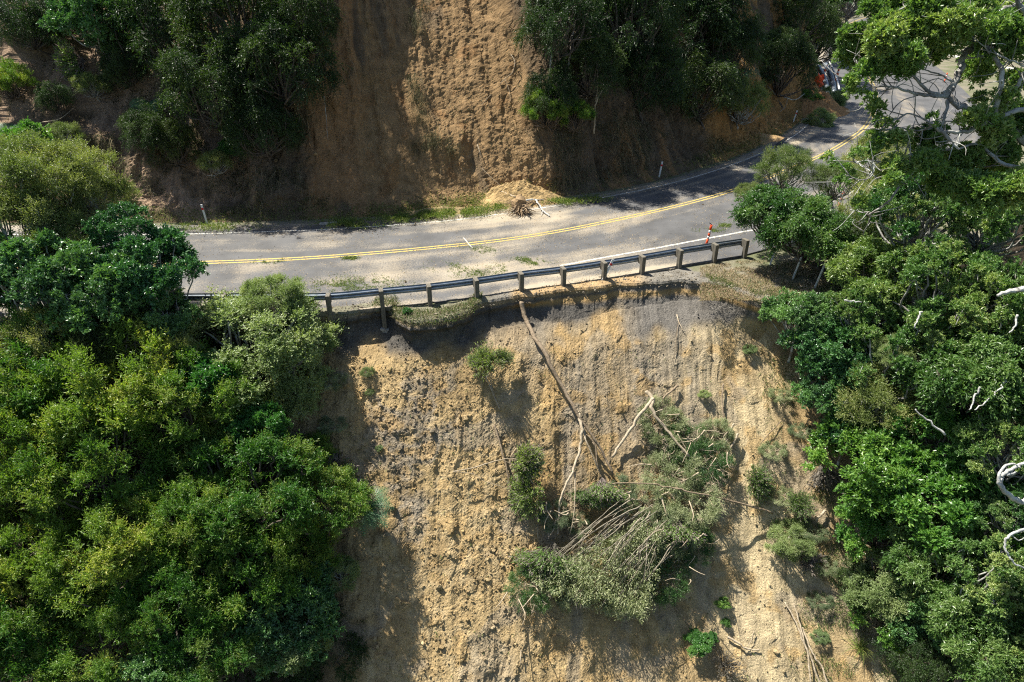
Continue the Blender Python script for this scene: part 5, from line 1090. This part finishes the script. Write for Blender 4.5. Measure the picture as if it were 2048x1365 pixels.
wg = np.exp(-((vfl-.2)/.7)**2)*(.4+1.2*(XH > -8)*(XH < 3)+1.5*(XH > 15)*(XH < 30))+.04*(vfl > 0)*(vfl < 6); wg = wg+6*np.exp(-((XH-.3)/1.8)**2-((vfl+.1)/.8)**2); k = r.choice(len(idh), 6500, p=wg/wg.sum()); sz = np.clip(.03*np.exp(r.normal(size=6500)*.55), .015, .16)*np.where(XH[k] > 14, 1.5, 1)
rocks('rubble', VH[idh[k]]+[0, 0, .01], sz, np.clip((ch[idh[k]]*.5+np.array([.34, .23, .11])*.5)*r.uniform(.7, 1.3, (6500, 1)), 0, .7), 'clods and stones at the foot of the bank', 2)
def roadpts(n, f):
    out = []
    while len(out) < n:
        i = r.integers(0, nU, 4000); j = r.integers(0, nt_, 4000); P = RP[i, j]+r.normal(size=(4000, 2))*.04; w_ = f(P[:, 0], P[:, 1], tt[j]); out += list(P[r.uniform(size=4000) < w_])
    return np.array(out[:n])
ps = roadpts(260, lambda x, y, t: .02+.6*np.exp(-(t/.12)**2)); sz = np.clip(.025*np.exp(r.normal(size=260)*.5), .012, .055)
rocks('rubble', np.c_[ps, sz*.4], sz, np.tile([.38, .27, .15], (260, 1))*r.uniform(.7, 1.2, (260, 1)), 'stones fallen onto the road', 3)
ws = (qfl0 > -.9)*(qfl0 < .1)*(VL[:, 0] > -7)*(VL[:, 0] < 16); k = r.choice(len(VL), 3500, p=ws/ws.sum()); sz = np.clip(.016*np.exp(r.normal(size=3500)*.6), .008, .08)
rocks('rubble', VL[k]+r.normal(size=(3500, 3))*[.04, .05, 0]+[0, 0, .005], sz, np.tile([.26, .22, .16], (3500, 1))*r.uniform(.5, 1.6, (3500, 1)), 'gravel along the broken shoulder', 4)
def litter(name, P, L, W, m_, label, seed, z=.012, up=.25, tint=(0, 1)):
    r = np.random.default_rng(seed); n = len(P); D_ = unit(np.c_[r.normal(size=(n, 2)), np.abs(r.normal(size=n))*up]); V, Q = leaf_quads(np.c_[P, np.full(n, z)] if P.shape[1] == 2 else P, D_, L, W, r, 0)
    obj(name, mesh_np(name, V, Q, m_, {'tint': ('FACE', r.uniform(*tint, n))}), kind='stuff', label=label)
cl = np.array([G(a, b)[:2] for a, b in ((680, 570), (720, 563), (760, 568), (700, 580), (660, 572), (950, 548), (1000, 540), (1075, 527), (900, 535), (540, 523), (700, 517), (1420, 462), (1450, 452), (1050, 520), (960, 500))])
sc_ = np.array([.8, .7, .7, .5, .5, .5, .5, .25, .5, .3, .2, .35, .3, .3, .5]); ci = r.integers(0, len(cl), 7000); gp = cl[ci]+r.normal(size=(7000, 2))*np.c_[sc_[ci], sc_[ci]*.5]
vb = []
for (a, b, sx, sy, n_) in ((700, 447, 55, 8, 2500), (800, 436, 40, 7, 1800), (860, 430, 40, 7, 2200), (930, 424, 40, 8, 2200), (985, 415, 30, 8, 1200), (1130, 403, 40, 6, 1500), (1190, 398, 30, 5, 600), (420, 455, 80, 7, 1500)):
    vb.append(np.array([G(a+x, b+y, .08+.1*r.uniform()) for x, y in zip(r.normal(size=n_)*sx*.6, r.normal(size=n_)*sy*.6)]))
vb = np.concatenate(vb); vb = vb[fbm(vb[:, 0]*1.8, vb[:, 1]*1.8, 3, 70) > .40]; litter('fallen_foliage', vb, .19, .026, L_GR, 'green torn grass and leaves piled along the far edge of the road', 25, up=.9)
tw = roadpts(150, lambda x, y, t: .05+.1*t); litter('twigs', tw, .42, .014, L_T, 'small twigs lying on the road', 26, z=.02, up=.1)
kp = fbm(gp[:, 0]*2, gp[:, 1]*2, 3, 7) > .47; litter('leaf_litter', gp[kp], .10, .022, L_GR, 'green leaves and twigs strewn on the road', 5, tint=(.2, 1))
lp = roadpts(17000, lambda x, y, t: .03+.25*ss(.42, .62, fbm(x*.8, y*.8, 3, 77))+.6*np.exp(-(t/.07)**2)); litter('leaf_litter', lp, .05, .032, L_X, 'dry yellow leaves and dust flecks on the road', 6, z=.008, up=.1)
wg = np.exp(-((vfl-.1)/.55)**2)*(.5+2.5*((XH > -7.5)&(XH < 2.5))*ss(.4, .55, fbm(XH*1.2, vfl*2, 3, 3))+1.*(XH < -8)*(XH > -19)+.6*(XH > 12)); k = r.choice(len(idh), 16000, p=wg/wg.sum())
litter('fallen_foliage', VH[idh[k]]+r.normal(size=(16000, 3))*[.08, .08, .04]+[0, 0, .05], .17, .02, L_GR, 'torn green foliage and grass along the foot of the bank', 7, up=.8)
k = r.choice(len(idh), 9000, p=wg/wg.sum()); litter('fallen_foliage', VH[idh[k]]+r.normal(size=(9000, 3))*[.1, .1, .02]+[0, 0, .03], .14, .02, L_X, 'dry leaves and broken twigs along the foot of the bank', 8, up=.4)
def grass(name, P, Nn, L, wd, m_, label, seed, hang=.6):
    r = np.random.default_rng(seed); n = len(P); d = unit(Nn*.8+np.array([0, 0, .6])+r.normal(size=(n, 3))*.45); LL = L*r.uniform(.4, 1.2, n); sd = unit(np.cross(d, [0, 0, 1.])+r.normal(size=(n, 3))*.3); V = []
    for j in range(4):
        t_ = j/3; c_ = P+d*(LL*t_)[:, None]-np.array([0, 0, 1])*(LL*hang*t_**2)[:, None]; w_ = wd*(1-t_*.85)/2; V.append(np.stack([c_-sd*w_, c_+sd*w_], 1))
    V = np.stack(V, 1).reshape(-1, 3); b_ = np.arange(n)[:, None]*8+np.arange(3)[None]*2; Q = np.stack([b_, b_+1, b_+3, b_+2], -1).reshape(-1, 4)
    obj(name, mesh_np(name, V, Q, m_, {'tint': ('FACE', np.repeat(r.uniform(0, 1, n), 3))}), kind='stuff', label=label)
patch = fbm(XH*.9, vfl*.9, 4, 19); veg = ((XH < -9.5)*1.+((XH > 2.2)&(XH < 15))*1.+(XH > 15)*.35+((XH > -9.5)&(XH < 2.2))*.05)
wg = veg*(vfl > .3)*(vfl < 14)*ss(.42, .6, patch); k = r.choice(len(idh), 60000, p=wg/wg.sum()); grass('bank_grass', VH[idh[k]], NHn[idh[k]], .45, .02, L_DG, 'dull grass hanging on the bank', 9, 1.1)
k = r.choice(len(idh), 22000, p=wg/wg.sum()); grass('bank_grass', VH[idh[k]], NHn[idh[k]], .22, .03, L_E, 'low ferny ground cover on the bank', 10, .5)
k = r.choice(len(idh), 7000, p=wg/wg.sum()); grass('hanging_vines', VH[idh[k]], NHn[idh[k]], .95, .014, L_X, 'dry stalks and thin vines hanging on the bank', 18, 1.2)
spots = np.array([ON(a, b, 'hill') for a, b in ((830, 40), (835, 60), (830, 170), (835, 200), (840, 235), (850, 15), (870, 280), (860, 290), (830, 300), (900, 300), (600, 120), (255, 340), (180, 290), (90, 300))]); ci = r.integers(0, len(spots), 5000)
gpos = spots[ci]+r.normal(size=(5000, 3))*[.28, .1, .35]; grass('bank_grass', gpos, np.tile([0, -1., .4], (5000, 1)), .4, .014, L_DG, 'tufts of hanging dry grass on the clay face', 11, 1.3)
qf = Q_ = None
xs_, ys_ = VL[:, 0], VL[:, 1]; qfl = np.tile(qV, len(sV))
wg = (qfl > -.9)*(qfl < .05)*(((xs_ > 8.2)&(xs_ < 14))*ss(.35, .55, fbm(xs_*1.5, ys_*1.5, 3, 2))+((xs_ > -5.4)&(xs_ < -1.2))*.8+(xs_ > 14)*(xs_ < 24)*.5); k = r.choice(len(VL), 14000, p=wg/wg.sum()); grass('shoulder_grass', VL[k]+r.normal(size=(14000, 3))*[.05, .12, 0], np.tile([0, 0, 1.], (14000, 1)), .16, .016, L_X, 'dry grass on the shoulder at the top of the slip', 12, .5)
k = r.choice(len(VL), 5000, p=wg/wg.sum()); grass('shoulder_grass', VL[k]+r.normal(size=(5000, 3))*[.05, .12, 0], np.tile([0, 0, 1.], (5000, 1)), .16, .03, L_GR, 'green weeds on the shoulder at the top of the slip', 13, .4)
gp = np.array([G(a, b) for a, b in zip(r.uniform(1400, 1660, 24000), 600-r.uniform(0, 1, 24000)**1.3*80)]); gp = gp[(fbm(gp[:, 0]*1.2, gp[:, 1]*1.2, 3, 8) > .46-.1*(gp[:, 0] > 10))&(gp[:, 1] < 27.6+.3*(gp[:, 0]-9))]; gp[:, 2] = -.05; grass('shoulder_grass', gp, np.tile([0, 0, 1.], (len(gp), 1)), .18, .016, L_X, 'dry straw grass beside the rail end', 14, .5)
gq = gp[r.permutation(len(gp))[:2500]]; grass('shoulder_grass', gq, np.tile([0, 0, 1.], (len(gq), 1)), .15, .03, L_GR, 'green weeds beside the rail end', 19, .4)
# undergrowth under the trees, both sides of the slip
xo = (mflat < .3)*(qfl > .1)*(qfl < 17)*((xs_ > -20)&(xs_ < 24)); k = r.choice(len(VL), 30000, p=xo/xo.sum()); grass('undergrowth', VL[k], NLn[k], .6, .05, L_E, 'dark undergrowth beneath the trees either side of the slip', 15, .6)
wr = mflat*(qfl > 1.5)*(ss(9.5, 12.5, xs_)*ss(.45, .6, fbm(xs_*1.2, qfl*1.2, 3, 5))*(xs_ < 14)+.006); k = r.choice(len(VL), 9000, p=wr/wr.sum()); grass('slip_weeds', VL[k], NLn[k], .22, .022, L_GR, 'scattered weeds and grass at the right side of the slip', 16, .7)
k = r.choice(len(VL), 7000, p=wr/wr.sum()); grass('slip_weeds', VL[k], NLn[k], .35, .012, L_X, 'dry stalks and roots at the right side of the slip', 17, 1.2)
